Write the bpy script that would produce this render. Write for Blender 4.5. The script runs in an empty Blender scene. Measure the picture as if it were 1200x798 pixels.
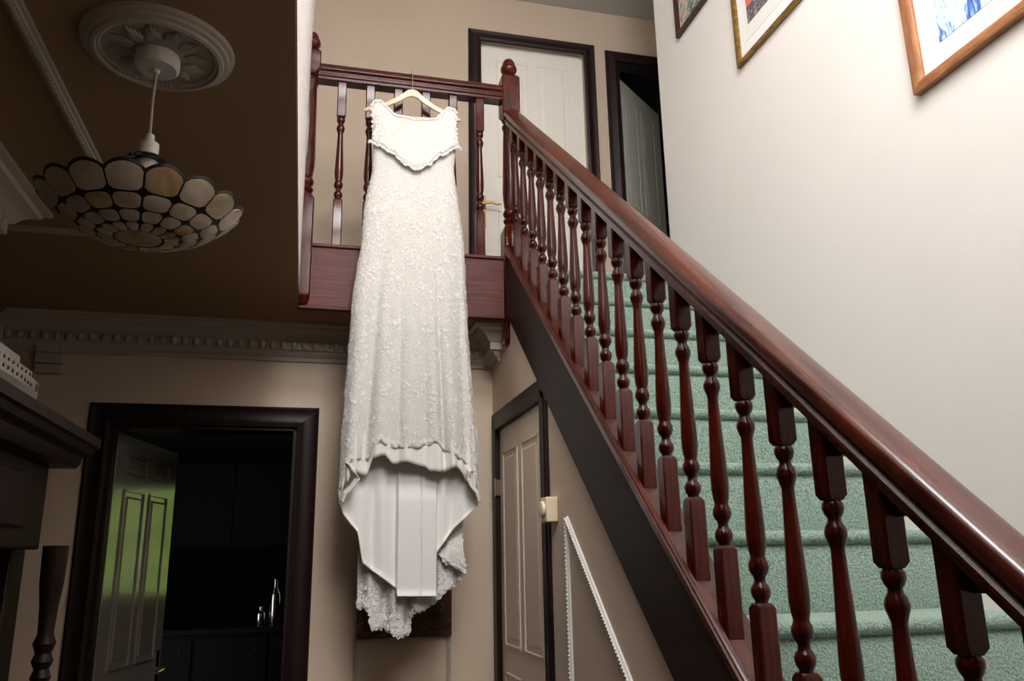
import bpy, math, random
from mathutils import Vector, Matrix
random.seed(7)
R = math.radians
S = bpy.context.scene
COL = S.collection

# ------------------------------------------------------------------ camera
def camera_axes(yaw, pit, rol):
    f = Vector((math.sin(yaw)*math.cos(pit), math.cos(yaw)*math.cos(pit), math.sin(pit)))
    r = f.cross(Vector((0, 0, 1))).normalized(); u = r.cross(f)
    r2 = r*math.cos(rol)+u*math.sin(rol); u2 = u*math.cos(rol)-r*math.sin(rol)
    return r2, u2, f
cam = bpy.data.objects.new('camera', bpy.data.cameras.new('camera'))
COL.objects.link(cam)
cx, cy_, cf = camera_axes(R(14.229), R(14.961), R(-1.021))
cam.matrix_world = Matrix(((cx.x, cy_.x, -cf.x, 0), (cx.y, cy_.y, -cf.y, 0), (cx.z, cy_.z, -cf.z, 1.3), (0, 0, 0, 1)))
cam.data.sensor_width = 36; cam.data.lens = 962.8*36/1200
cam.data.clip_start = 0.02
S.camera = cam

# ------------------------------------------------------------------ light
S.view_settings.view_transform = 'Standard'
S.view_settings.look = 'None'
S.view_settings.gamma = 1
S.view_settings.use_curve_mapping = False
S.view_settings.exposure = 0.0
W = bpy.data.worlds.new('sky'); S.world = W; W.use_nodes = True
wb = W.node_tree.nodes['Background']; wb.inputs[0].default_value = (0.95, 0.97, 1.0, 1); wb.inputs[1].default_value = 3.0
def area(name, loc, rot, sx, sy, power, col):
    l = bpy.data.lights.new(name, 'AREA'); l.shape = 'RECTANGLE'; l.size = sx; l.size_y = sy; l.energy = power; l.color = col
    o = bpy.data.objects.new(name, l); COL.objects.link(o); o.location = loc; o.rotation_euler = rot
    return o
# daylight coming down through the roof light above the stairwell (over the camera)
area('roof_light_daylight', (0.60, 0.60, 5.03), (R(10), 0, 0), 1.15, 1.15, 108, (1.0, 0.968, 0.935))
# and through the landing window high in the front wall
area('front_window_daylight', (0.60, -0.47, 4.03), (R(86), 0, 0), 1.12, 1.50, 70, (1.0, 0.968, 0.935))

# ------------------------------------------------------------------ materials
def new_mat(name):
    m = bpy.data.materials.new(name); m.use_nodes = True
    return m, m.node_tree.nodes, m.node_tree.links, m.node_tree.nodes['Principled BSDF']
def plain(name, col, rough=0.5, metal=0.0, var=0.0, vscale=8.0, bump=0.0, bscale=60.0, coat=0.0, spec=0.5, sheen=0.0):
    m, N, L, B = new_mat(name)
    B.inputs['Base Color'].default_value = (*col, 1); B.inputs['Roughness'].default_value = rough
    B.inputs['Metallic'].default_value = metal; B.inputs['Specular IOR Level'].default_value = spec
    if coat: B.inputs['Coat Weight'].default_value = coat; B.inputs['Coat Roughness'].default_value = 0.12
    if sheen: B.inputs['Sheen Weight'].default_value = sheen
    tc = N.new('ShaderNodeTexCoord')
    if var:
        n = N.new('ShaderNodeTexNoise'); n.inputs['Scale'].default_value = vscale; n.inputs['Detail'].default_value = 4
        L.new(tc.outputs['Object'], n.inputs['Vector'])
        r = N.new('ShaderNodeValToRGB')
        r.color_ramp.elements[0].position = 0.3; r.color_ramp.elements[1].position = 0.7
        r.color_ramp.elements[0].color = (*[c*(1-var) for c in col], 1); r.color_ramp.elements[1].color = (*[min(1, c*(1+var)) for c in col], 1)
        L.new(n.outputs['Fac'], r.inputs['Fac']); L.new(r.outputs['Color'], B.inputs['Base Color'])
    if bump:
        n2 = N.new('ShaderNodeTexNoise'); n2.inputs['Scale'].default_value = bscale; n2.inputs['Detail'].default_value = 5
        L.new(tc.outputs['Object'], n2.inputs['Vector'])
        b = N.new('ShaderNodeBump'); b.inputs['Strength'].default_value = bump; b.inputs['Distance'].default_value = 0.01
        L.new(n2.outputs['Fac'], b.inputs['Height']); L.new(b.outputs['Normal'], B.inputs['Normal'])
    return m
def wood(name, dark, light, rough=0.25, stretch=(30, 30, 3), coat=0.35, bump=0.04, spec=0.5):
    m, N, L, B = new_mat(name)
    tc = N.new('ShaderNodeTexCoord'); mp = N.new('ShaderNodeMapping'); mp.inputs['Scale'].default_value = stretch
    L.new(tc.outputs['Object'], mp.inputs['Vector'])
    n = N.new('ShaderNodeTexNoise'); n.inputs['Scale'].default_value = 1.6; n.inputs['Detail'].default_value = 7; n.inputs['Distortion'].default_value = 0.6
    L.new(mp.outputs['Vector'], n.inputs['Vector'])
    r = N.new('ShaderNodeValToRGB'); r.color_ramp.elements[0].position = 0.32; r.color_ramp.elements[1].position = 0.68
    r.color_ramp.elements[0].color = (*dark, 1); r.color_ramp.elements[1].color = (*light, 1)
    L.new(n.outputs['Fac'], r.inputs['Fac']); L.new(r.outputs['Color'], B.inputs['Base Color'])
    B.inputs['Roughness'].default_value = rough; B.inputs['Coat Weight'].default_value = coat; B.inputs['Coat Roughness'].default_value = 0.1
    B.inputs['Specular IOR Level'].default_value = spec
    b = N.new('ShaderNodeBump'); b.inputs['Strength'].default_value = bump; b.inputs['Distance'].default_value = 0.01
    L.new(n.outputs['Fac'], b.inputs['Height']); L.new(b.outputs['Normal'], B.inputs['Normal'])
    return m
M = {}
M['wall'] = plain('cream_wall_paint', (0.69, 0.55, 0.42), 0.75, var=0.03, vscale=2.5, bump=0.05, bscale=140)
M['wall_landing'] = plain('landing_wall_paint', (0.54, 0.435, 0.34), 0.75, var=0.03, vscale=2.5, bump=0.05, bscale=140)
M['wall_shaded'] = plain('shaded_wall_brown', (0.12, 0.08, 0.05), 0.8, bump=0.05, bscale=140)  # hall shade put into the wall colour, which also cuts bounce
M['wall_white'] = plain('pale_wall_paint', (0.79, 0.755, 0.725), 0.75, var=0.02, vscale=2.0, bump=0.04, bscale=120)
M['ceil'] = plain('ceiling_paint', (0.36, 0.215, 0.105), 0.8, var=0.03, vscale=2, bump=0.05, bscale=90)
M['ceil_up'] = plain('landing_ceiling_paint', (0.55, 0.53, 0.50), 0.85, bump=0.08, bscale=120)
M['plaster'] = plain('plaster_moulding', (0.50, 0.43, 0.36), 0.65, bump=0.08, bscale=120)
M['trimwhite'] = plain('white_moulding_paint', (0.85, 0.83, 0.80), 0.45)
M['floor'] = plain('hall_floor_carpet', (0.06, 0.045, 0.035), 0.95, var=0.3, vscale=120, bump=0.3, bscale=300)
M['wood'] = wood('mahogany_turned', (0.018, 0.0020, 0.0010), (0.085, 0.0095, 0.0032), 0.16, (26, 26, 3), 0.0, 0.015, 0.34)
M['wood_x'] = wood('mahogany_rail', (0.018, 0.0026, 0.0014), (0.075, 0.0095, 0.0045), 0.17, (3, 26, 40), 0.1, 0.02)
M['wood_y'] = wood('mahogany_handrail', (0.028, 0.0045, 0.0022), (0.095, 0.016, 0.006), 0.24, (22, 3, 4), 0.1, 0.02)
M['fascia'] = wood('mahogany_fascia', (0.055, 0.012, 0.009), (0.125, 0.030, 0.024), 0.45, (4, 30, 60), 0.0, 0.10, 0.25)
M['bounce_cut'] = wood('unseen_wall_bounce_cut', (0.16, 0.11, 0.07), (0.24, 0.17, 0.115), 0.5, (24, 24, 4), 0.0)  # dark finish added on the unseen front wall to reduce bounced light
M['string'] = wood('dark_stringer', (0.012, 0.005, 0.0035), (0.026, 0.011, 0.008), 0.5, (20, 3, 14), 0.0, 0.05, 0.2)
M['frame'] = wood('dark_door_frame', (0.008, 0.003, 0.0025), (0.018, 0.006, 0.005), 0.45, (24, 24, 4), 0.0, 0.05, 0.3)
M['fire'] = wood('blackened_oak', (0.007, 0.003, 0.002), (0.03, 0.010, 0.006), 0.45, (24, 24, 4), 0.0, 0.05, 0.25)
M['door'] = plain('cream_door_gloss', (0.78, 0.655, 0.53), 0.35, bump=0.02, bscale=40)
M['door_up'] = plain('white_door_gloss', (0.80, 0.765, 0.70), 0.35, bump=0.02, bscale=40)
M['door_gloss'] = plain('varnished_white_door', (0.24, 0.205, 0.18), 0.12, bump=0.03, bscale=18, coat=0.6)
M['brass'] = plain('brass', (0.36, 0.24, 0.10), 0.3, 1.0)
M['chrome'] = plain('steel', (0.7, 0.68, 0.66), 0.2, 1.0)
M['silver'] = plain('silver_hull', (0.62, 0.58, 0.52), 0.35, 0.55)
M['black'] = plain('black_metal', (0.01, 0.009, 0.008), 0.4)
M['plastic'] = plain('white_plastic', (0.74, 0.70, 0.65), 0.4)
M['cream_plastic'] = plain('cream_plastic', (0.80, 0.66, 0.46), 0.4)
M['hanger'] = wood('pale_beech', (0.62, 0.40, 0.25), (0.78, 0.56, 0.38), 0.35, (6, 20, 40), 0.2, 0.02)
M['oak'] = wood('oak_frame', (0.24, 0.085, 0.03), (0.44, 0.19, 0.075), 0.4, (8, 8, 40), 0.1, 0.08)
M['oak_v'] = wood('oak_frame_upright', (0.24, 0.085, 0.03), (0.44, 0.19, 0.075), 0.4, (30, 30, 6), 0.1, 0.08)
M['gold'] = wood('gilt_frame', (0.13, 0.065, 0.012), (0.40, 0.24, 0.06), 0.35, (40, 10, 60), 0.2, 0.05)
M['gold'].node_tree.nodes['Principled BSDF'].inputs['Metallic'].default_value = 0.5
M['darkframe'] = wood('walnut_frame', (0.018, 0.006, 0.004), (0.06, 0.018, 0.01), 0.35, (20, 20, 20), 0.2, 0.03)
M['mat'] = plain('mount_board', (0.86, 0.86, 0.84), 0.8)
M['cord'] = plain('flex_cord', (0.55, 0.42, 0.30), 0.6)
M['lead'] = plain('leaded_came', (0.012, 0.010, 0.008), 0.45, 0.3)
M['kitchen'] = plain('shaded_kitchen_wall', (0.012, 0.009, 0.008), 0.8, spec=0.1)  # walls and units near-black, the kitchen's shade put into their colour
M['kceil'] = plain('kitchen_ceiling', (0.10, 0.09, 0.085), 0.9, spec=0.1)  # pale ceiling with the room's dimness kept in its colour
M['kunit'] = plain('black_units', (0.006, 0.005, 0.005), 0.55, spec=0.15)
M['teal'] = plain('teal_room_paint', (0.10, 0.15, 0.14), 0.8)
M['teal_door'] = plain('grey_green_door', (0.70, 0.72, 0.64), 0.5)
M['hedge'] = plain('garden_hedge', (0.34, 0.46, 0.09), 0.9, var=0.6, vscale=5)
def carpet():
    m, N, L, B = new_mat('green_carpet')
    tc = N.new('ShaderNodeTexCoord')
    n = N.new('ShaderNodeTexNoise'); n.inputs['Scale'].default_value = 150; n.inputs['Detail'].default_value = 3; n.inputs['Roughness'].default_value = 0.7
    L.new(tc.outputs['Object'], n.inputs['Vector'])
    r = N.new('ShaderNodeValToRGB'); r.color_ramp.elements[0].position = 0.33; r.color_ramp.elements[1].position = 0.66
    r.color_ramp.elements[0].color = (0.105, 0.185, 0.14, 1); r.color_ramp.elements[1].color = (0.36, 0.50, 0.41, 1)
    L.new(n.outputs['Fac'], r.inputs['Fac']); L.new(r.outputs['Color'], B.inputs['Base Color'])
    b = N.new('ShaderNodeBump'); b.inputs['Strength'].default_value = 0.9; b.inputs['Distance'].default_value = 0.012
    L.new(n.outputs['Fac'], b.inputs['Height']); L.new(b.outputs['Normal'], B.inputs['Normal'])
    B.inputs['Roughness'].default_value = 0.95; B.inputs['Sheen Weight'].default_value = 0.3
    return m
M['carpet'] = carpet()
def lace(name, alpha_lo=1.0, base=(0.705, 0.68, 0.645)):
    m, N, L, B = new_mat(name)
    tc = N.new('ShaderNodeTexCoord'); mp = N.new('ShaderNodeMapping'); mp.inputs['Scale'].default_value = (1, 0.35, 1)
    L.new(tc.outputs['Object'], mp.inputs['Vector'])
    v = N.new('ShaderNodeTexVoronoi'); v.inputs['Scale'].default_value = 48; v.feature = 'F1'
    nz = N.new('ShaderNodeTexNoise'); nz.inputs['Scale'].default_value = 95; nz.inputs['Detail'].default_value = 3
    big = N.new('ShaderNodeTexNoise'); big.inputs['Scale'].default_value = 13; big.inputs['Detail'].default_value = 2
    for t in (v, nz, big): L.new(mp.outputs['Vector'], t.inputs['Vector'])
    w = N.new('ShaderNodeMath'); w.operation = 'SINE'
    mu = N.new('ShaderNodeMath'); mu.operation = 'MULTIPLY'; mu.inputs[1].default_value = 22
    L.new(v.outputs['Distance'], mu.inputs[0]); L.new(mu.outputs[0], w.inputs[0])
    ad = N.new('ShaderNodeMath'); ad.operation = 'MULTIPLY_ADD'; ad.inputs[1].default_value = 0.35
    L.new(w.outputs[0], ad.inputs[0]); L.new(nz.outputs['Fac'], ad.inputs[2])
    r = N.new('ShaderNodeValToRGB'); r.color_ramp.elements[0].position = 0.42; r.color_ramp.elements[1].position = 0.62
    r.color_ramp.elements[0].color = (*[c*0.90 for c in base], 1); r.color_ramp.elements[1].color = (*[min(1, c*1.06) for c in base], 1)
    L.new(ad.outputs[0], r.inputs['Fac']); L.new(r.outputs['Color'], B.inputs['Base Color'])
    b = N.new('ShaderNodeBump'); b.inputs['Strength'].default_value = 0.35; b.inputs['Distance'].default_value = 0.005
    L.new(ad.outputs[0], b.inputs['Height']); L.new(b.outputs['Normal'], B.inputs['Normal'])
    B.inputs['Roughness'].default_value = 0.75; B.inputs['Specular IOR Level'].default_value = 0.2
    if alpha_lo < 1:
        a = N.new('ShaderNodeValToRGB'); a.color_ramp.elements[0].position = 0.40; a.color_ramp.elements[1].position = 0.60
        a.color_ramp.elements[0].color = (alpha_lo,)*3+(1,); a.color_ramp.elements[1].color = (1, 1, 1, 1)
        L.new(ad.outputs[0], a.inputs['Fac']); L.new(a.outputs['Color'], B.inputs['Alpha'])
    return m
M['lace'] = lace('ivory_lace')
M['lace_train'] = lace('sheer_lace', 0.72, (0.84, 0.81, 0.77))
M['applique'] = plain('white_applique', (0.84, 0.825, 0.80), 0.55, bump=0.3, bscale=400)
M['bead'] = plain('glass_beads', (0.85, 0.82, 0.78), 0.08, 0.35)
M['satin'] = plain('ivory_satin', (0.84, 0.81, 0.75), 0.28, sheen=0.2, spec=0.6)
M['crepe'] = plain('ivory_crepe_lining', (0.84, 0.825, 0.80), 0.5)
def shell(name, a, b, sc):
    m, N, L, B = new_mat(name)
    tc = N.new('ShaderNodeTexCoord'); n = N.new('ShaderNodeTexNoise'); n.inputs['Scale'].default_value = sc; n.inputs['Detail'].default_value = 3; n.inputs['Distortion'].default_value = 1
    L.new(tc.outputs['Object'], n.inputs['Vector'])
    r = N.new('ShaderNodeValToRGB'); r.color_ramp.elements[0].position = 0.35; r.color_ramp.elements[1].position = 0.65
    r.color_ramp.elements[0].color = (*a, 1); r.color_ramp.elements[1].color = (*b, 1)
    L.new(n.outputs['Fac'], r.inputs['Fac']); L.new(r.outputs['Color'], B.inputs['Base Color'])
    B.inputs['Roughness'].default_value = 0.3
    return m
M['shell'] = shell('capiz_shell', (0.44, 0.33, 0.22), (0.70, 0.60, 0.48), 11)
M['shell2'] = shell('amber_shell', (0.42, 0.24, 0.10), (0.66, 0.50, 0.34), 14)
def art(name, cols, sc, stretch=(1, 1, 1), dist=2.0):
    m, N, L, B = new_mat(name)
    tc = N.new('ShaderNodeTexCoord'); mp = N.new('ShaderNodeMapping'); mp.inputs['Scale'].default_value = stretch
    mp.inputs['Rotation'].default_value = (R(35), 0, 0)
    L.new(tc.outputs['Object'], mp.inputs['Vector'])
    n = N.new('ShaderNodeTexNoise'); n.inputs['Scale'].default_value = sc; n.inputs['Detail'].default_value = 5; n.inputs['Distortion'].default_value = dist
    L.new(mp.outputs['Vector'], n.inputs['Vector'])
    r = N.new('ShaderNodeValToRGB'); e = r.color_ramp.elements
    while len(e) < len(cols): e.new(0.5)
    for i, (p, c) in enumerate(cols): e[i].position = p; e[i].color = (*c, 1)
    L.new(n.outputs['Fac'], r.inputs['Fac']); L.new(r.outputs['Color'], B.inputs['Base Color'])
    B.inputs['Roughness'].default_value = 0.5
    return m
M['art_blue'] = art('blue_ink_art', [(0.30, (0.02, 0.08, 0.38)), (0.40, (0.12, 0.25, 0.60)), (0.45, (0.50, 0.68, 0.85)), (0.56, (0.70, 0.74, 0.86)), (0.68, (0.35, 0.55, 0.78))], 9, (1, 3.2, 1), 1.5)
M['art_green'] = art('garden_print', [(0.33, (0.04, 0.05, 0.04)), (0.43, (0.16, 0.24, 0.18)), (0.50, (0.35, 0.42, 0.32)), (0.58, (0.60, 0.55, 0.46)), (0.70, (0.55, 0.20, 0.16))], 22)
M['art_red'] = plain('coral_print', (0.62, 0.16, 0.11), 0.6, var=0.2, vscale=14)
M['art_grey'] = art('dark_rock_print', [(0.35, (0.04, 0.03, 0.05)), (0.5, (0.12, 0.09, 0.12)), (0.66, (0.42, 0.40, 0.42))], 20, (1, 2, 5), 1)
M['art_still'] = art('dark_still_life', [(0.36, (0.010, 0.004, 0.003)), (0.48, (0.09, 0.022, 0.010)), (0.58, (0.020, 0.016, 0.008)), (0.68, (0.34, 0.09, 0.03))], 7)
def glass():
    m, N, L, B = new_mat('window_glass')
    t = N.new('ShaderNodeBsdfTransparent'); g = N.new('ShaderNodeBsdfGlossy'); g.inputs['Roughness'].default_value = 0.02
    mx = N.new('ShaderNodeMixShader'); mx.inputs[0].default_value = 0.07
    L.new(t.outputs[0], mx.inputs[1]); L.new(g.outputs[0], mx.inputs[2]); L.new(mx.outputs[0], N['Material Output'].inputs['Surface'])
    return m
M['glass'] = glass()

# ------------------------------------------------------------------ mesh helpers
class MB:
    def __init__(s): s.v = []; s.f = []
    def add(s, vs, fs):
        n = len(s.v); s.v += [tuple(p) for p in vs]; s.f += [tuple(i+n for i in f) for f in fs]; return s
    def box(s, x0, x1, y0, y1, z0, z1):
        return s.add([(x0, y0, z0), (x1, y0, z0), (x1, y1, z0), (x0, y1, z0), (x0, y0, z1), (x1, y0, z1), (x1, y1, z1), (x0, y1, z1)],
                     [(0, 3, 2, 1), (4, 5, 6, 7), (0, 1, 5, 4), (1, 2, 6, 5), (2, 3, 7, 6), (3, 0, 4, 7)])
    def prism(s, ring0, ring1):
        n = len(ring0)
        return s.add(list(ring0)+list(ring1), [tuple(range(n-1, -1, -1)), tuple(range(n, 2*n))]+[(i, (i+1) % n, n+(i+1) % n, n+i) for i in range(n)])
    def loft(s, rings, caps=True):
        n = len(rings[0]); vs = [p for r in rings for p in r]; fs = []
        for k in range(len(rings)-1):
            for i in range(n):
                fs.append((k*n+i, k*n+(i+1) % n, (k+1)*n+(i+1) % n, (k+1)*n+i))
        if caps: fs += [tuple(range(n-1, -1, -1)), tuple(range((len(rings)-1)*n, len(rings)*n))]
        return s.add(vs, fs)
    def lathe(s, prof, c=(0, 0, 0), seg=16):
        return s.loft([[(c[0]+r*math.cos(2*math.pi*i/seg), c[1]+r*math.sin(2*math.pi*i/seg), c[2]+z) for i in range(seg)] for r, z in prof])
    def tube(s, pts, r, seg=8):
        pts = [Vector(p) for p in pts]; rings = []; up = Vector((0.13, 0.21, 0.97))
        for i, p in enumerate(pts):
            d = (pts[min(i+1, len(pts)-1)]-pts[max(i-1, 0)]).normalized()
            a = d.cross(up)
            if a.length < 0.05: a = d.cross(Vector((1, 0, 0)))
            a.normalize(); b = d.cross(a); rr = r[i] if isinstance(r, (list, tuple)) else r
            rings.append([p+a*rr*math.cos(2*math.pi*k/seg)+b*rr*math.sin(2*math.pi*k/seg) for k in range(seg)])
        return s.loft(rings)
    def grid(s, fn, nu, nv, closed=False):
        vs = [fn(i/nu, j/nv) for j in range(nv+1) for i in range(nu if closed else nu+1)]
        w = nu if closed else nu+1; fs = []
        for j in range(nv):
            for i in range(nu):
                fs.append((j*w+i, j*w+(i+1) % w, (j+1)*w+(i+1) % w, (j+1)*w+i))
        return s.add(vs, fs)
    def mesh(s, name, mat, smooth=35):
        me = bpy.data.meshes.new(name); me.from_pydata(s.v, [], s.f); me.update()
        if mat: me.materials.append(M[mat])
        if smooth: me.shade_smooth(); me.set_sharp_from_angle(angle=R(smooth))
        return me
    def build(s, name, mat, parent=None, bevel=0, smooth=35, solid=0):
        o = bpy.data.objects.new(name, s.mesh(name, mat, smooth)); COL.objects.link(o)
        if parent: attach(o, parent)
        if solid:
            md = o.modifiers.new('thickness', 'SOLIDIFY'); md.thickness = solid; md.offset = 0
        if bevel:
            md = o.modifiers.new('edges', 'BEVEL'); md.width = bevel; md.segments = 2; md.limit_method = 'ANGLE'; md.angle_limit = R(50)
            md.harden_normals = False
        return o
def world_of(o):
    m = o.matrix_basis.copy()
    if o.parent: m = world_of(o.parent) @ o.matrix_parent_inverse @ m
    return m
def attach(o, p):
    o.parent = p; o.matrix_parent_inverse = world_of(p).inverted()
def tag(o, label=None, cat=None, group=None, kind=None):
    if label: o['label'] = label
    if cat: o['category'] = cat
    if group: o['group'] = group
    if kind: o['kind'] = kind
    return o
def thing(name, label, cat, loc=(0, 0, 0), group=None, kind=None):
    o = bpy.data.objects.new(name, None); COL.objects.link(o); o.location = loc; o.empty_display_size = 0.1
    return tag(o, label, cat, group, kind)
def struct(name, mb, mat, label, cat, bevel=0):
    return tag(mb.build(name, mat, bevel=bevel, smooth=30), label, cat, kind='structure')
def inst(name, me, loc, parent=None, rot=(0, 0, 0)):
    o = bpy.data.objects.new(name, me); COL.objects.link(o); o.location = loc; o.rotation_euler = rot
    if parent: attach(o, parent)
    return o
def lerp(t, pts):
    if t <= pts[0][0]: return pts[0][1]
    for (a, b), (c, d) in zip(pts, pts[1:]):
        if t <= c: return b+(d-b)*(t-a)/(c-a) if c > a else d
    return pts[-1][1]
def smooth_lerp(t, pts):
    if t <= pts[0][0]: return pts[0][1]
    for (a, b), (c, d) in zip(pts, pts[1:]):
        if t <= c:
            k = (t-a)/(c-a); k = k*k*(3-2*k); return b+(d-b)*k
    return pts[-1][1]

# ------------------------------------------------------------------ key dimensions (metres)
ZC, ZL, ZT = 2.40, 2.68, 4.93          # hall ceiling, landing floor, upper ceiling
YL, YB, YU = 3.63, 3.993, 4.58         # landing edge, hall back wall, upper back wall
XS, XR, XW = 0.905, 1.80, -0.062       # wall under stairs, stair side wall, upper left wall
YF = -0.35                             # front wall
XLW, XCB, YCB = -1.45, -0.98, 2.58     # recess wall, chimney breast face, its far corner

# ------------------------------------------------------------------ setting
struct('floor', MB().box(-2.4, XR, YF-0.1, 9.0, -0.05, 0), 'floor', 'dark carpeted hall floor below the stairs', 'floor')
b = MB()                                # hall back wall with door opening
b.box(XLW, -0.86, YB, YB+0.12, 0, ZC).box(-0.035, 1.9, YB, YB+0.12, 0, ZC).box(-0.86, -0.035, YB, YB+0.12, 1.935, ZC)
struct('wall_back', b, 'wall', 'cream hall back wall behind the hanging dress', 'wall')
# wall under the stairs: polygon under the stringer with door opening
def sbot(y): return 2.026+0.872*(y-3.1517)
b = MB()
def xpoly(mb, pts, x0, x1): return mb.prism([(x0, y, z) for y, z in pts], [(x1, y, z) for y, z in pts])
xpoly(b, [(0.83, 0), (3.06, 0), (3.06, sbot(3.06)+0.1), (0.83, sbot(0.83)+0.1)], XS, XS+0.06)
xpoly(b, [(3.06, 1.95), (YB, 1.95), (YB, ZC), (3.4, ZC), (3.06, sbot(3.06)+0.1)], XS, XS+0.06)
xpoly(b, [(3.955, 0), (YB, 0), (YB, 1.95), (3.955, 1.95)], XS, XS+0.06)
struct('wall_under_stairs', b, 'wall', 'cream triangular wall under the staircase', 'wall')
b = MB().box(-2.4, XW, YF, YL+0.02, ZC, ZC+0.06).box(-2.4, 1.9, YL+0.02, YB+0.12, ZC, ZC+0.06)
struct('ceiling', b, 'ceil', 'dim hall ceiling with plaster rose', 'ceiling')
b = MB().box(XW-0.12, XW, YF, YU+0.02, ZC+0.0005, ZT)
struct('wall_left_upper', b, 'wall_white', 'narrow pale upper wall left of the landing balustrade', 'wall', bevel=0.006)
struct('wall_right', MB().box(XR, XR+0.12, YF, YL+0.06, 0, ZT), 'wall_white', 'large bright wall with framed pictures beside the stairs', 'wall')
b = MB()
DX0, DX1, DZ = 0.984, 1.690, 4.60       # closed door opening
EX0, EX1 = 1.924, 2.65                  # open door opening
b.box(XW, DX0, YU, YU+0.1, ZL, ZT).box(DX1, EX0, YU, YU+0.1, ZL, ZT).box(EX1, 3.2, YU, YU+0.1, ZL, ZT)
b.box(DX0, DX1, YU, YU+0.1, DZ, ZT).box(EX0, EX1, YU, YU+0.1, DZ-0.02, ZT)
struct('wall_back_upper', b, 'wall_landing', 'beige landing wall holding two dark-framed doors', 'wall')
struct('wall_landing_end', MB().box(3.2, 3.3, YL-0.1, YU+0.1, ZL-0.2, ZT).box(XR+0.12, 3.2, YL-0.1, YL, ZL-0.2, ZT), 'wall', 'beige end wall of the landing', 'wall')
KX_0, KX_1, KY_0, KY_1 = -0.02, 1.22, -0.05, 1.25      # roof light opening
b = MB().box(XW-0.12, KX_0, YF-0.1, YU+0.1, ZT, ZT+0.06).box(KX_1, 3.3, YF-0.1, YU+0.1, ZT, ZT+0.06).box(KX_0, KX_1, YF-0.1, KY_0, ZT, ZT+0.06).box(KX_0, KX_1, KY_1, YU+0.1, ZT, ZT+0.06)
struct('ceiling_upper', b, 'ceil_up', 'grey landing ceiling above the doors', 'ceiling')
struct('floor_landing', MB().box(XW, 3.2, YL+0.05, YU+0.1, ZC+0.06, ZL), 'carpet', 'green carpeted upper landing', 'floor')
VX0, VX1, VZ0, VZ1 = 0.0, 1.20, 3.22, 4.84
b = MB().box(-2.4, VX0, YF-0.1, YF, 0, ZT).box(VX1, XR+0.12, YF-0.1, YF, 0, ZT).box(VX0, VX1, YF-0.1, YF, 0, VZ0).box(VX0, VX1, YF-0.1, YF, VZ1, ZT)
struct('wall_front', b, 'bounce_cut', 'front wall of the hall behind the viewer', 'wall')
w3 = thing('window_3', 'white framed landing window high in the front wall', 'window', (0.86, YF, VZ0), kind='structure')
fr = MB().box(VX0, VX0+0.04, YF-0.08, YF-0.02, VZ0, VZ1).box(VX1-0.04, VX1, YF-0.08, YF-0.02, VZ0, VZ1).box(VX0+0.04, VX1-0.04, YF-0.08, YF-0.02, VZ0, VZ0+0.04).box(VX0+0.04, VX1-0.04, YF-0.08, YF-0.02, VZ1-0.04, VZ1)
fr.build('window_frame', 'trimwhite', w3)
MB().box(VX0+0.03, VX1-0.03, YF-0.053, YF-0.047, VZ0+0.03, VZ1-0.03).build('pane', 'glass', w3)
w1 = thing('window_1', 'white framed roof light above the stairwell', 'window', (0.60, 0.60, ZT), kind='structure')
fr = MB().box(KX_0, KX_0+0.05, KY_0, KY_1, ZT+0.001, ZT+0.07).box(KX_1-0.05, KX_1, KY_0, KY_1, ZT+0.001, ZT+0.07).box(KX_0+0.05, KX_1-0.05, KY_0, KY_0+0.05, ZT+0.001, ZT+0.07).box(KX_0+0.05, KX_1-0.05, KY_1-0.05, KY_1, ZT+0.001, ZT+0.07)
fr.build('window_frame', 'trimwhite', w1)
MB().box(KX_0+0.04, KX_1-0.04, KY_0+0.04, KY_1-0.04, ZT+0.045, ZT+0.051).build('pane', 'glass', w1)
# left walls: recess wall and chimney breast
struct('wall_left', MB().box(XLW-0.1, XLW, YF, YB+0.12, 0, ZC), 'wall_shaded', 'dim hall wall in the recess beside the chimney breast', 'wall')
struct('wall_chimney_breast', MB().box(XLW, XCB, 0.7, YCB, 0, ZC), 'wall_shaded', 'dim chimney breast behind the dark mantelpiece', 'wall')

# ------------------------------------------------------------------ cornice
CP = [(0, 0), (0.155, 0), (0.155, 0.012), (0.135, 0.018), (0.128, 0.030), (0.105, 0.038), (0.088, 0.052), (0.074, 0.072), (0.062, 0.078), (0.062, 0.112), (0.045, 0.116), (0.036, 0.132), (0.018, 0.142), (0.012, 0.158), (0, 0.158)]
def cornice_run(mb, p0, p1, nrm, m0=0, m1=0):
    p0, p1, n = Vector(p0), Vector(p1), Vector(nrm); d = (p1-p0).normalized()
    mb.prism([p0+n*a+d*(a*m0)+Vector((0, 0, -z)) for a, z in CP], [p1+n*a+d*(a*m1)+Vector((0, 0, -z)) for a, z in CP])
zc = ZC-0.0005
t1 = thing('trim_1', 'plaster egg and dart cornice along the hall back wall', 'cornice', (0, YB, ZC), kind='structure')
b = MB(); cornice_run(b, (XLW, YB, zc), (XS, YB, zc), (0, -1, 0), 1, -1); b.build('cornice_run', 'plaster', t1)
b = MB(); cornice_run(b, (XS, YL+0.185, zc), (XS, YB, zc), (-1, 0, 0), -1, -1); b.build('cornice_run', 'plaster', t1)
b = MB(); cornice_run(b, (XS, YL+0.185, zc), (XS+0.05, YL+0.185, zc), (0, -1, 0), -1, 0); b.build('cornice_return', 'plaster', t1)
egg = MB().lathe([(0.002, -0.019), (0.010, -0.014), (0.0145, -0.004), (0.0145, 0.006), (0.010, 0.015), (0.003, 0.018)], seg=10).mesh('egg', 'plaster')
dart = MB().lathe([(0.001, -0.017), (0.0045, 0), (0.003, 0.017)], seg=6).mesh('dart', 'plaster')
x = XLW+0.1
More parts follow.
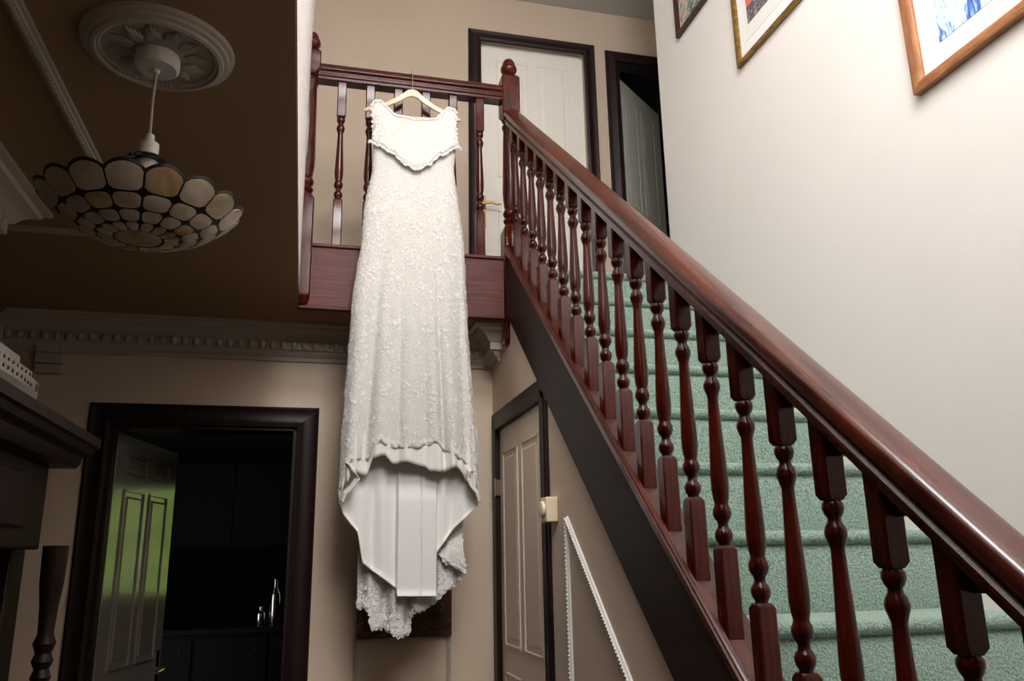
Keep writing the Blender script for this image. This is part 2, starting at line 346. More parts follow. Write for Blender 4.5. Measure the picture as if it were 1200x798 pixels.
while x < XS-0.05:
    inst('egg', egg, (x, YB-0.066, ZC-0.095), t1); inst('dart', dart, (x+0.0245, YB-0.064, ZC-0.095), t1); x += 0.049
t2 = thing('trim_2', 'plaster cornice around the chimney breast at the far left', 'cornice', (XCB, YCB, ZC), kind='structure')
b = MB(); cornice_run(b, (XCB, 0.7, zc), (XCB, YCB, zc), (1, 0, 0), 0, 1); b.build('cornice_run', 'plaster', t2)
b = MB(); cornice_run(b, (XCB, YCB, zc), (XLW, YCB, zc), (0, 1, 0), -1, 0); b.build('cornice_run', 'plaster', t2)
y = 1.5
while y < YCB+0.03:
    inst('egg', egg, (XCB+0.066, y, ZC-0.095), t2); inst('dart', dart, (XCB+0.064, y+0.0245, ZC-0.095), t2); y += 0.049
t3 = thing('trim_3', 'beaded plaster strip framing a ceiling panel beside the lamp', 'moulding', (-0.61, 2.0, ZC), kind='structure')
BP = [(-0.019, 0), (0.019, 0), (0.018, 0.008), (0.011, 0.009), (0.008, 0.014), (-0.008, 0.014), (-0.011, 0.009), (-0.018, 0.008)]
MB().prism([(-0.61+a, -0.3, zc-z) for a, z in BP], [(-0.61+a, 2.86-a, zc-z) for a, z in BP]).build('moulding_strip', 'plaster', t3)
MB().prism([(-0.61+a, 2.86-a, zc-z) for a, z in BP], [(XLW, 2.86-a, zc-z) for a, z in BP]).build('moulding_strip', 'plaster', t3)
bead = MB().lathe([(0.001, -0.006), (0.0075, -0.002), (0.0075, 0.002), (0.001, 0.006)], seg=8).mesh('bead', 'plaster')
y = 1.0; mbk = MB()
while y < 2.84:
    mbk.lathe([(0.001, -0.006), (0.0068, -0.003), (0.0068, 0.003), (0.001, 0.006)], (-0.61, y, ZC-0.019), 6); y += 0.016
tag(mbk.build('beading', 'plaster', t3), kind='stuff')

# ------------------------------------------------------------------ doors
def panel_set(parent, rects, to_world, mat, d=0.006):
    # each panel: raised bead frame plus fielded centre; to_world(u, v, h)
    for (u0, u1, v0, v1) in rects:
        m = MB()
        def frust(a0, a1, b0, b1, h0, ins, h1):
            q = [(a0, b0), (a1, b0), (a1, b1), (a0, b1)]; p = [(a0+ins, b0+ins), (a1-ins, b0+ins), (a1-ins, b1-ins), (a0+ins, b1-ins)]
            m.prism([to_world(u, v, h0) for u, v in q], [to_world(u, v, h1) for u, v in p])
        w = 0.012
        frust(u0, u1, v0, v0+w, -0.001, 0.003, d); frust(u0, u1, v1-w, v1, -0.001, 0.003, d)
        frust(u0, u0+w, v0, v1, -0.001, 0.003, d); frust(u1-w, u1, v0, v1, -0.001, 0.003, d)
        frust(u0+0.03, u1-0.03, v0+0.03, v1-0.03, -0.001, 0.012, d*0.8)
        m.build('panel', mat, parent, smooth=0)
# door to the dark kitchen, open inward
d1 = thing('door_1', 'panelled white door standing open into the dark kitchen', 'door', (-0.45, YB, 0), kind='structure')
def arch_profile(): return [(0, 0), (0, 0.022), (0.018, 0.026), (0.03, 0.018), (0.075, 0.012), (0.085, 0.016), (0.095, 0.010), (0.098, 0)]
def architrave(parent, mapf, u0, u1, v1, wid=0.098, v0=0.0, mat='frame'):
    # mapf(u, v, h): u along wall, v height, h proud of wall. (u0,u1,v1) inner opening
    ap = [(a*wid/0.098, h) for a, h in arch_profile()]
    MB().prism([mapf(u0-a, v0, h) for a, h in ap], [mapf(u0-a, v1+a, h) for a, h in ap]).build('architrave', mat, parent)
    MB().prism([mapf(u1+a, v0, h) for a, h in ap], [mapf(u1+a, v1+a, h) for a, h in ap]).build('architrave', mat, parent)
    MB().prism([mapf(u0-a, v1+a, h) for a, h in ap], [mapf(u1+a, v1+a, h) for a, h in ap]).build('architrave', mat, parent)
architrave(d1, lambda u, v, h: (u, YB-h, v), -0.852, -0.043, 1.922)
MB().box(-0.862, -0.835, YB-0.005, YB+0.125, 0, 1.915).build('jamb', 'frame', d1, 0.002)
MB().box(-0.061, -0.033, YB-0.005, YB+0.125, 0, 1.915).build('jamb', 'frame', d1, 0.002)
MB().box(-0.862, -0.033, YB-0.005, YB+0.125, 1.905, 1.937).build('door_head', 'frame', d1, 0.002)
HX, HY = -0.832, YB+0.075
ang = R(78); du = Vector((math.cos(ang), math.sin(ang), 0)); dn = Vector((math.sin(ang), -math.cos(ang), 0))
def leafpt(u, v, h): return Vector((HX, HY, 0.01+v))+du*u+dn*h
def leafbox(mb, u0, u1, v0, v1, h0, h1):
    return mb.prism([leafpt(u, v, h0) for u, v in ((u0, v0), (u1, v0), (u1, v1), (u0, v1))], [leafpt(u, v, h1) for u, v in ((u0, v0), (u1, v0), (u1, v1), (u0, v1))])
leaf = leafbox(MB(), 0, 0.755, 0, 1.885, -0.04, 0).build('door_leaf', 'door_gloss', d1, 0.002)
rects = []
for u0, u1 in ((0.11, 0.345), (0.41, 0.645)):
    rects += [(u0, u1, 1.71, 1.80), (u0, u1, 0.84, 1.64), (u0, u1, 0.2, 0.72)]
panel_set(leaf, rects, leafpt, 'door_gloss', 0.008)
for z in (0.25, 1.35, 1.68):
    leafbox(MB(), -0.004, 0.002, z, z+0.09, -0.034, -0.006).build('hinge', 'chrome', leaf)
hd = MB().tube([leafpt(0.70, 0.79, 0), leafpt(0.70, 0.79, 0.045)], 0.009)
hd.tube([leafpt(0.70, 0.79, 0.045), leafpt(0.64, 0.79, 0.052), leafpt(0.59, 0.785, 0.048)], 0.008)
leafbox(hd, 0.68, 0.72, 0.70, 0.88, 0, 0.006); hd.build('handle', 'chrome', leaf)
# under-stair cupboard door
d2 = thing('door_2', 'cream panelled cupboard door in the wall under the stairs', 'door', (XS, 3.52, 0), kind='structure')
xm = lambda u, v, h: (XS-h, u, v)
architrave(d2, lambda u, v, h: (XS-h*0.55, u, v), 3.108, 3.905, 1.922, 0.085)
MB().box(XS-0.012, XS+0.06, 3.90, 3.955, 0, 1.95).box(XS-0.012, XS+0.06, 3.06, 3.112, 0, 1.95).build('jamb', 'frame', d2)
MB().box(XS-0.012, XS+0.06, 3.06, 3.955, 1.918, 1.95).build('door_head', 'frame', d2)
leaf2 = MB().box(XS+0.012, XS+0.052, 3.114, 3.898, 0.01, 1.916).build('door_leaf', 'door', d2, 0.002)
lm = lambda u, v, h: (XS+0.012-h, u, v)
rects = []
for u0, u1 in ((3.20, 3.475), (3.545, 3.82)):
    rects += [(u0, u1, 0.93, 1.80), (u0, u1, 0.18, 0.82)]
panel_set(leaf2, rects, lm, 'door', 0.006)
hg = MB()
for z in (1.60, 0.3):
    hg.box(XS-0.014, XS+0.014, 3.885, 3.90, z, z+0.075)
    hg.tube([(XS-0.016, 3.892, z-0.006), (XS-0.016, 3.892, z+0.081)], 0.006)
hg.build('hinge', 'chrome', d2)
# landing: closed door and open doorway
um = lambda u, v, h: (u, YU-h, v)
d3 = thing('door_3', 'closed white landing door with brass lever in dark frame', 'door', (1.33, YU, ZL), kind='structure')
architrave(d3, um, DX0, DX1, DZ-0.02, 0.082, ZL)
leaf3 = MB().box(DX0+0.003, DX1-0.003, YU+0.02, YU+0.06, ZL+0.01, DZ-0.045).build('door_leaf', 'door_up', d3, 0.002)
MB().box(DX0, DX1, YU+0.05, YU+0.095, DZ-0.05, DZ).build('door_head', 'door_up', d3)
dm = lambda u, v, h: (u, YU+0.02-h, v)
rects = []
for u0, u1 in ((DX0+0.11, DX0+0.32), (DX0+0.385, DX0+0.60)):
    rects += [(u0, u1, ZL+0.95, ZL+1.78), (u0, u1, ZL+0.2, ZL+0.72)]
panel_set(leaf3, rects, dm, 'door_up', 0.004)
h3 = MB().box(0.985, 1.015, YU+0.010, YU+0.021, 3.28, 3.49)
h3.tube([(1.0, YU+0.018, 3.42), (1.0, YU-0.035, 3.42)], 0.009)
h3.tube([(1.0, YU-0.035, 3.42), (1.04, YU-0.04, 3.425), (1.07, YU-0.038, 3.415), (1.10, YU-0.04, 3.42)], [0.009, 0.008, 0.007, 0.006])
h3.build('handle', 'brass', leaf3)
d4 = thing('door_4', 'dark framed doorway open to a dim teal room', 'door', (2.28, YU, ZL), kind='structure')
architrave(d4, um, EX0, EX1, DZ-0.04, 0.078, ZL)
MB().box(EX0-0.002, EX0+0.02, YU-0.004, YU+0.1, ZL, DZ-0.02).box(EX1-0.02, EX1+0.002, YU-0.004, YU+0.1, ZL, DZ-0.02).box(EX0, EX1, YU-0.004, YU+0.1, DZ-0.045, DZ-0.018).build('jamb', 'frame', d4)
a4 = R(40)
def l4(u, v, h): return Vector((EX0+0.03, YU+0.11, ZL+0.01+v))+Vector((math.cos(a4), math.sin(a4), 0))*u+Vector((math.sin(a4), -math.cos(a4), 0))*h
lf4 = MB().prism([l4(u, v, -0.04) for u, v in ((0, 0), (0.68, 0), (0.68, 1.85), (0, 1.85))], [l4(u, v, 0) for u, v in ((0, 0), (0.68, 0), (0.68, 1.85), (0, 1.85))]).build('door_leaf', 'teal_door', d4)
panel_set(lf4, [(0.1, 0.31, 0.9, 1.74), (0.37, 0.58, 0.9, 1.74), (0.1, 0.31, 0.15, 0.8), (0.37, 0.58, 0.15, 0.8)], l4, 'teal_door', 0.002)
b = MB().box(1.72, 1.80, YU+0.1, 6.8, ZL, ZT).box(3.2, 3.3, YU+0.1, 6.8, ZL, ZT).box(1.72, 3.3, 6.8, 6.9, ZL, ZT).box(1.72, 3.3, YU+0.1, 6.8, ZT-0.1, ZT).box(1.72, 3.3, YU+0.1, 6.8, ZL-0.1, ZL)
struct('wall_teal_room', b, 'teal', 'dim teal room glimpsed through the right landing doorway', 'wall')

# ------------------------------------------------------------------ kitchen beyond the dark doorway
KX0, KX1, KY0, KY1 = -2.4, 2.8, YB+0.12, 8.4
b = MB().box(KX0-0.1, KX0, KY0, KY1, 0, ZC).box(KX1, KX1+0.1, KY0, KY1, 0, ZC).box(0.95, KX1, KY0-0.005, KY0+0.06, 0, ZC)
WKX0, WKX1, WKZ0, WKZ1 = 1.35, 2.55, 1.0, 2.1
b.box(KX0, WKX0, KY1, KY1+0.1, 0, ZC).box(WKX1, KX1, KY1, KY1+0.1, 0, ZC).box(WKX0, WKX1, KY1, KY1+0.1, 0, WKZ0).box(WKX0, WKX1, KY1, KY1+0.1, WKZ1, ZC)
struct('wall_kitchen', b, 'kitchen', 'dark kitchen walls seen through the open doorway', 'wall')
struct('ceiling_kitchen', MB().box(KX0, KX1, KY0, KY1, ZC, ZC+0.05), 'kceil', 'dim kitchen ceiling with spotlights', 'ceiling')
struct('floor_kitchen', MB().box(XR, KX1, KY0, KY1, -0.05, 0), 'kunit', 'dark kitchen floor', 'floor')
w2 = thing('window_2', 'kitchen window to the garden mirrored in the open door', 'window', ((WKX0+WKX1)/2, KY1, WKZ0), kind='structure')
fr = MB()
for x in (WKX0, (WKX0+WKX1)/2-0.02, WKX1-0.04): fr.box(x, x+0.04, KY1+0.02, KY1+0.08, WKZ0, WKZ1)
for z in (WKZ0, WKZ1-0.04): fr.box(WKX0, WKX1, KY1+0.022, KY1+0.078, z, z+0.04)
fr.build('window_frame', 'trimwhite', w2)
MB().box(WKX0+0.03, WKX1-0.03, KY1+0.047, KY1+0.053, WKZ0+0.03, WKZ1-0.03).build('pane', 'glass', w2)
hb = MB()
hb.grid(lambda u, v: (0.2+4.6*u, 10.6+0.25*math.sin(17*u)*math.sin(13*v)+random.uniform(-0.15, 0.15), -0.1+3.4*v), 40, 30)
tag(hb.build('hedge', 'hedge', smooth=0, solid=0.3), 'green garden hedge outside the kitchen window', 'hedge')
# kitchen units, bottle and jars
ku = thing('kitchen_base_unit', 'black kitchen worktop unit in the dark kitchen', 'cabinet', (-0.6, 6.3, 0))
MB().box(-1.6, 0.3, 6.02, 6.6, 0, 0.86).build('body', 'kunit', ku, 0.003)
MB().box(-1.65, 0.32, 5.98, 6.62, 0.86, 0.90).build('worktop', 'kunit', ku, 0.004)
for i in range(4):
    dd = MB().box(-1.58+i*0.47, -1.13+i*0.47, 6.0, 6.02, 0.1, 0.84).build('door', 'kunit', ku, 0.003)
    MB().lathe([(0.002, 0), (0.012, 0.004), (0.012, 0.012), (0.002, 0.016)], (-1.2+i*0.47, 5.99, 0.76), 10).build('knob', 'chrome', dd)
for i, (x, hgt, rr) in enumerate([(-0.16, 0.30, 0.036), (-0.25, 0.12, 0.035)]):
    o = MB().lathe([(rr*0.9, 0), (rr, 0.01), (rr, hgt*0.6), (rr*0.9, hgt*0.68), (rr*0.36, hgt*0.8), (rr*0.36, hgt*0.95), (rr*0.42, hgt*0.96), (rr*0.42, hgt)], (x, 6.2, 0.90), 16).build('bottle' if i == 0 else 'jar', 'chrome')
    tag(o, ['tall glinting bottle on the dark kitchen worktop', 'short glinting jar beside the kitchen bottle'][i], ['bottle', 'jar'][i])
wc = thing('kitchen_wall_cabinet', 'dark kitchen wall cabinet below the pale ceiling', 'cabinet', (-0.6, 8.2, 1.45))
MB().box(-2.2, 1.0, 8.06, 8.40, 1.45, 2.22).build('body', 'kunit', wc, 0.003)
for i in range(6): MB().box(-2.18+i*0.53, -1.68+i*0.53, 8.04, 8.06, 1.47, 2.2).build('door', 'kunit', wc, 0.003)
for i, x in enumerate((-0.50, -0.30)):
    sp = thing('ceiling_spotlight', ['dark ceiling spotlight further left inside the kitchen', 'dark ceiling spotlight nearer the right door jamb'][i], 'spotlight', (x, 6.25, ZC), 'kitchen spotlights')
    MB().lathe([(0.03, -0.012), (0.034, 0)], (x, 6.25, ZC), 14).build('base', 'black', sp)
    MB().tube([(x, 6.25, ZC-0.01), (x, 6.25, ZC-0.05)], 0.006).build('stem', 'chrome', sp)
    dx = -0.03 if i == 0 else 0.03
    MB().tube([(x-dx, 6.25, ZC-0.04), (x-dx*0.3, 6.25, ZC-0.06), (x+dx, 6.24, ZC-0.095)], [0.018, 0.027, 0.033], 14).build('head', 'black', sp)

# ------------------------------------------------------------------ staircase
YN, XN = 3.647, 0.9325                 # top newel centre
SB = 0.868
def base_z(y): return 2.731+SB*(y-3.556)          # top outer edge of base rail
SR = 0.826
def rail_z(y): return 3.358+SR*(y-3.531)        # underside of handrail
st = thing('staircase', 'mahogany staircase with turned balusters and green carpeted treads', 'staircase', (1.3, 2.0, 0))
G, RI = 0.2586, 0.219
YE = 0.56                              # foot of the flight
# carpeted steps
prof_n = 7
for k in range(1, 12):
    yk, z_k = YL-G*k, ZL-RI*k
    zb = z_k-RI; yb = yk+G+0.03
    pts = [(yk+0.010, zb-0.004), (yk+0.006, z_k-0.060)]
    for i in range(prof_n+1):
        a = math.pi*(-0.5)-math.pi*i/prof_n
        pts.append((yk+0.018+0.020*math.cos(a), z_k-0.019+0.019*math.sin(a)))
    pts += [(yb, z_k), (yb, zb-0.004)]
    MB().prism([(XS+0.03, y, z) for y, z in pts], [(XR-0.0005, y, z) for y, z in pts]).build('carpet_step', 'carpet', st, smooth=50)
pts = [(YL+0.010, ZL-RI-0.004), (YL+0.006, ZL-0.06)]
for i in range(prof_n+1):
    a = math.pi*(-0.5)-math.pi*i/prof_n
    pts.append((YL+0.018+0.020*math.cos(a), ZL-0.018+0.019*math.sin(a)))
pts += [(YL+0.06, ZL+0.001), (YL+0.06, ZL-RI-0.004)]
MB().prism([(XN+0.05, y, z) for y, z in pts], [(XR-0.0005, y, z) for y, z in pts]).build('carpet_nosing', 'carpet', st, smooth=50)
# stringer (outer string) and its capping
def cap_drop(y): return base_z(y)-0.03
y0, y1 = YE, YN-0.04
MB().prism([(0.890, y, z) for y, z in ((y0, max(0.0, sbot(y0))), (0.806, 0.0), (y1, sbot(y1)), (y1, cap_drop(y1)), (y0, cap_drop(y0)))],
           [(0.93, y, z) for y, z in ((y0, max(0.0, sbot(y0))), (0.806, 0.0), (y1, sbot(y1)), (y1, cap_drop(y1)), (y0, cap_drop(y0)))]).build('stringer', 'string', st)
def sloped(prof, ya, yb, zf, name, mat, parent, bevel=0):
    return MB().prism([(x, ya, zf(ya)+dz) for x, dz in prof], [(x, yb, zf(yb)+dz) for x, dz in prof]).build(name, mat, parent, bevel)
bp = [(0.885, -0.040), (0.885, -0.018), (0.890, -0.014), (0.888, -0.004), (0.893, 0.0), (0.902, 0.0), (0.906, -0.019), (0.985, -0.019), (0.990, -0.022), (0.990, -0.040)]
sloped(bp, y0, y1, base_z, 'base_rail', 'wood_y', st)
# handrail
hp = [(0.9015, 0.0), (0.9015, 0.012), (0.896, 0.018), (0.896, 0.026), (0.903, 0.034), (0.903, 0.042), (0.893, 0.050), (0.8915, 0.062), (0.8925, 0.076), (0.8955, 0.083), (0.901, 0.088), (0.912, 0.0915), (0.932, 0.093), (0.953, 0.0915), (0.964, 0.088), (0.9695, 0.083), (0.9725, 0.076), (0.9735, 0.062), (0.972, 0.050), (0.962, 0.042), (0.962, 0.034), (0.969, 0.026), (0.969, 0.018), (0.9635, 0.012), (0.9635, 0.0)]
sloped(hp, y0, YN-0.035, rail_z, 'handrail', 'wood_y', st)
# balusters
TURN = [(0.0215, 0.000), (0.0155, 0.004), (0.0135, 0.010), (0.0145, 0.014), (0.0185, 0.020), (0.0205, 0.028), (0.0205, 0.034), (0.0175, 0.041), (0.0125, 0.047), (0.0115, 0.054), (0.0135, 0.060), (0.0185, 0.067), (0.0215, 0.076), (0.0205, 0.086), (0.0165, 0.094), (0.0155, 0.099), (0.0185, 0.112), (0.0205, 0.132), (0.0205, 0.155), (0.0190, 0.190), (0.0168, 0.235), (0.0145, 0.285), (0.0130, 0.325), (0.0128, 0.338), (0.0160, 0.349), (0.0195, 0.358), (0.0205, 0.366), (0.0175, 0.376), (0.0125, 0.384), (0.0120, 0.390), (0.0165, 0.396), (0.0200, 0.405), (0.0195, 0.414), (0.0150, 0.420), (0.0140, 0.424), (0.0215, 0.430)]
HS = 0.0215
def baluster_mesh(zb0, zt, zu, ztop, slope_b=0.0, slope_t=0.0, name='baluster', tl=0.430):
    # local coords, origin at (0,0,0); zb0 bottom, zt top of lower block, zu bottom of upper block, ztop top
    m = MB(); h = HS; c = 0.004
    def sq(z, s, sl=0.0, cc=c):
        return [(px*s, py*s, z+sl*py*s) for px, py in ((-1, -1+cc/h), (-1+cc/h, -1), (1-cc/h, -1), (1, -1+cc/h), (1, 1-cc/h), (1-cc/h, 1), (-1+cc/h, 1), (-1, 1-cc/h))]
    m.loft([sq(zb0, h, slope_b), sq(zt-0.010, h), sq(zt, h*0.78, 0, 0.008)])
    k = (zu-zt)/tl
    k = (zu-zt+0.008)/(TURN[-2][1]-TURN[1][1])
    m.lathe([(r, zt-0.004+(z-TURN[1][1])*k) for r, z in TURN[1:-1]], (0, 0, 0), 16)
    m.loft([sq(zu, h*0.78, 0, 0.008), sq(zu+0.010, h), sq(ztop, h, slope_t)])
    return m.mesh(name, 'wood', 40)
def low_block(y): return 1.965+0.853*(y-2.5)
for k in range(21):
    yk = 3.548-0.1385*k
    if yk < YE+0.08: break
    zb = base_z(yk)-0.020
    me = baluster_mesh(0, low_block(yk)-zb, low_block(yk)+0.426-zb, rail_z(yk)+0.004-zb, SB, SR)
    inst('baluster', me, (XN, yk, zb), st)
    ya = yk-0.0215; zl = rail_z(ya)-0.052; yx = ya-0.052/SR
    if yx > YE+0.06:
        tri = [(ya, rail_z(ya)+0.004), (ya, zl), (yx, zl), (yx, zl+0.004)]
        MB().prism([(0.935, y, z) for y, z in tri], [(0.961, y, z) for y, z in tri]).build('rail_spacer', 'wood_y', st)
# newels
def newel_mesh(z, half=False, name='newel_post', top=3.715):
    # z: dict of bottom, low (top of lower block), up (bottom of upper block), top of upper block, fin
    m = MB(); h = 0.0465
    def sq(zz, s, cc=0.006): return [(px*s, py*s, zz) for px, py in ((-1, -1+cc/h), (-1+cc/h, -1), (1-cc/h, -1), (1, -1+cc/h), (1, 1-cc/h), (1-cc/h, 1), (-1+cc/h, 1), (-1, 1-cc/h))]
    L_ = z['up']-z['low']
    m.loft([sq(z['bot'], h*0.6), sq(z['bot']+0.02, h*0.95), sq(z['bot']+0.045, h), sq(z['low']-0.03, h), sq(z['low'], h*0.74, 0.02)])
    pr = [(0.034, 0), (0.030, 0.008), (0.036, 0.016), (0.041, 0.026), (0.036, 0.036), (0.030, 0.042), (0.037, 0.052), (0.042, 0.066), (0.037, 0.080), (0.031, 0.088), (0.034, 0.10), (0.040, 0.14), (0.0415, 0.19)]
    pr += [(0.036, L_-0.10), (0.034, L_-0.06), (0.040, L_-0.048), (0.041, L_-0.036), (0.033, L_-0.026), (0.031, L_-0.016), (0.040, L_-0.006), (0.034, L_)]
    m.lathe([(r, z['low']+zz) for r, zz in pr], (0, 0, 0), 20)
    t = z['top']
    m.loft([sq(z['up'], h*0.74, 0.02), sq(z['up']+0.03, h), sq(t-0.012, h), sq(t, h*0.78)])
    m.lathe([(0.030, t-0.002), (0.022, t+0.006), (0.020, t+0.012), (0.030, t+0.022), (0.0415, t+0.040), (0.0425, t+0.052), (0.038, t+0.066), (0.034, t+0.070), (0.0335, t+0.074), (0.031, t+0.088), (0.024, t+0.100), (0.014, t+0.108), (0.002, t+0.111)], (0, 0, 0), 20)
    if half:
        m.v = [(max(0.0, x), y, zz) for x, y, zz in m.v]
    return m.mesh(name, 'wood', 40)
inst('newel_post', newel_mesh(dict(bot=2.275, low=2.885, up=3.465, top=3.712)), (XN, YN, 0), st)
zf = base_z(YE)
inst('newel_post', newel_mesh(dict(bot=0.0, low=0.48, up=0.82, top=1.14)), (XN, YE-0.04, 0), st)

# ------------------------------------------------------------------ landing balustrade
lb = thing('landing_balustrade', 'mahogany landing balustrade with fascia board behind the dress', 'balustrade', (0.43, YN, ZL))
MB().box(XW+0.002, XN-0.050, 3.612, 3.648, 2.408, 2.702).build('fascia_board', 'fascia', lb, 0.002)
MB().box(XW+0.002, XN-0.050, 3.602, 3.66, 2.693, 2.711).build('nosing_strip', 'fascia', lb, 0.005)
MB().box(XW+0.002, XN-0.050, 3.602, 3.63, 2.395, 2.412).build('bottom_bead', 'fascia', lb, 0.005)
RP = [(-0.031, 0.0), (-0.031, 0.012), (-0.036, 0.018), (-0.036, 0.026), (-0.029, 0.034), (-0.029, 0.042), (-0.039, 0.052), (-0.0395, 0.064), (-0.035, 0.076), (-0.025, 0.086), (-0.012, 0.091), (0.012, 0.091), (0.025, 0.086), (0.035, 0.076), (0.0395, 0.064), (0.039, 0.052), (0.029, 0.042), (0.029, 0.034), (0.036, 0.026), (0.036, 0.018), (0.031, 0.012), (0.031, 0.0)]
MB().prism([(XW+0.01, YN+a, 3.565+z) for a, z in RP], [(XN-0.047, YN+a, 3.565+z) for a, z in RP]).build('handrail', 'wood_x', lb)
me = baluster_mesh(0, 0.246, 0.672, 0.862, tl=0.430)
for k in range(6): inst('baluster', me, (0.092+0.1365*k, YN, 2.706), lb)
inst('half_newel', newel_mesh(dict(bot=2.415, low=2.95, up=3.575, top=3.705), True, 'half_newel'), (XW+0.001, YN-0.022, 0), lb)

# ------------------------------------------------------------------ wall mouldings, thermostat, box, picture
def strip_path(mb, mapf, a, b_, w=0.022, h=0.012):
    a = Vector((a[0], a[1], 0)); c = Vector((b_[0], b_[1], 0)); d = (c-a).normalized(); n = Vector((-d.y, d.x, 0))
    pr = [(-w/2, 0), (-w/2, h*0.5), (-w/4, h*0.7), (-w/8, h), (w/8, h), (w/4, h*0.7), (w/2, h*0.5), (w/2, 0)]
    mb.prism([mapf((a+n*p).x, (a+n*p).y, q) for p, q in pr], [mapf((c+n*p).x, (c+n*p).y, q) for p, q in pr])
    L_ = (c-a).length; k = 0
    while k*0.014 < L_:
        q = a+d*(0.014*k); P_ = Vector(mapf(q.x, q.y, h))
        mb.lathe([(0.0005, -0.004), (0.005, 0), (0.0005, 0.004)], P_, 6); k += 1
t4 = thing('trim_4', 'white beaded moulding outlining the triangular panel under the stairs', 'moulding', (XS, 2.5, 0), kind='structure')
def sl(y): return 1.437+0.885*(y-2.82)
for a, c in (((2.815, 0.16), (2.82, 1.437)), ((2.82, 1.437), (1.38, sl(1.38))), ((1.38, 0.16), (2.82, 0.16))):
    m = MB(); strip_path(m, xm, a, c); m.build('moulding_strip', 'trimwhite', t4)
t5 = thing('trim_5', 'white beaded wall panel moulding below the dark painting', 'moulding', (0.47, YB, 0), kind='structure')
bm = lambda u, v, h: (u, YB-h, v)
for a, c in (((0.262, 0.2), (0.262, 1.05)), ((0.683, 0.2), (0.683, 1.05)), ((0.262, 1.05), (0.683, 1.05)), ((0.262, 0.2), (0.683, 0.2))):
    m = MB(); strip_path(m, bm, a, c, 0.024); m.build('moulding_strip', 'plaster', t5)
th = thing('thermostat', 'cream plastic thermostat with round dial beside the cupboard door', 'thermostat', (XS, 2.965, 1.43))
MB().box(XS-0.045, XS, 2.93, 3.005, 1.432, 1.522).build('casing', 'cream_plastic', th, 0.004)
dd = MB(); dd.loft([[(XS-xx, 2.968+r*math.cos(2*math.pi*i/24), 1.478+r*math.sin(2*math.pi*i/24)) for i in range(24)] for xx, r in ((0.044, 0.031), (0.056, 0.030), (0.058, 0.026))])
dd.build('dial', 'cream_plastic', th)
bx = thing('wall_box', 'dim wall chime box with two slots above the mantelpiece end', 'chime box', (-1.13, YB, 2.14))
MB().box(-1.19, -1.078, YB-0.04, YB, 2.235, 2.285).build('cover', 'plaster', bx, 0.003)
MB().box(-1.19, -1.078, YB-0.04, YB, 2.186, 2.232).build('cover', 'plaster', bx, 0.003)
MB().box(-1.187, -1.08, YB-0.036, YB, 2.14, 2.183).build('cover', 'plaster', bx, 0.003)
pc = thing('dark_painting', 'dark still-life painting partly hidden behind the dress train', 'painting', (0.476, YB, 0.965))
MB().box(0.259, 0.693, YB-0.03, YB-0.012, 0.967, 1.40).build('canvas', 'art_still', pc, 0.002)
MB().box(0.275, 0.677, YB-0.0125, YB-0.0005, 0.983, 1.385).build('stretcher', 'frame', pc)

# ------------------------------------------------------------------ pictures on the stair wall
def picture(name, label, y_far, width, z0, height, fw, fmat, fd, layers, group=None):
    p = thing(name, label, 'picture', (XR, y_far-width/2, z0), group)
    y0_, y1_ = y_far-width, y_far; z1 = z0+height
    def bar(pts, prof, nm, mt):
        # pts: outer corner a, b with inner offsets handled by mitred prism
        pass
    pr = [(0, 0), (0, fd), (fw*0.25, fd*1.12), (fw*0.75, fd*0.95), (fw, fd*0.6), (fw, 0)]
    vm = 'oak_v' if fmat == 'oak' else fmat
    P3 = lambda y, z, h: (XR-h, y, z)
    MB().prism([P3(y0_+a, z0+a, h) for a, h in pr], [P3(y1_-a, z0+a, h) for a, h in pr]).build('frame_bar', fmat, p)
    MB().prism([P3(y0_+a, z1-a, h) for a, h in pr], [P3(y1_-a, z1-a, h) for a, h in pr]).build('frame_bar', fmat, p)
    MB().prism([P3(y1_-a, z0+a, h) for a, h in pr], [P3(y1_-a, z1-a, h) for a, h in pr]).build('frame_bar', vm, p)
    MB().prism([P3(y0_+a, z0+a, h) for a, h in pr], [P3(y0_+a, z1-a, h) for a, h in pr]).build('frame_bar', vm, p)
    for i, (nm, mt, i0, i1, j0, j1) in enumerate(layers):
        h = 0.006+0.0012*i
        MB().box(XR-h, XR-0.001, y0_+i0, y1_-i1, z0+j0, z1-j1).build(nm, mt, p, smooth=0)
    return p
picture('framed_picture', 'oak framed blue and white abstract picture, nearest on the wall', 1.890, 0.62, 2.669, 0.50, 0.040, 'oak', 0.024,
        [('mount', 'mat', 0.03, 0.03, 0.03, 0.03), ('print', 'art_blue', 0.115, 0.115, 0.112, 0.11)])
picture('framed_picture', 'gilt framed print with double white mount, middle of the three', 2.871, 0.50, 3.393, 0.58, 0.030, 'gold', 0.018,
        [('mount', 'mat', 0.02, 0.02, 0.02, 0.02), ('inner_mount', 'trimwhite', 0.075, 0.075, 0.085, 0.08), ('print', 'art_grey', 0.105, 0.105, 0.155, 0.13), ('print_sky', 'art_red', 0.106, 0.106, 0.235, 0.131)])
picture('framed_picture', 'small dark framed garden print beside the landing corner', 3.418, 0.35, 3.922, 0.36, 0.034, 'darkframe', 0.020,
        [('mount', 'cream_plastic', 0.03, 0.03, 0.03, 0.03), ('print', 'art_green', 0.042, 0.042, 0.042, 0.042)])

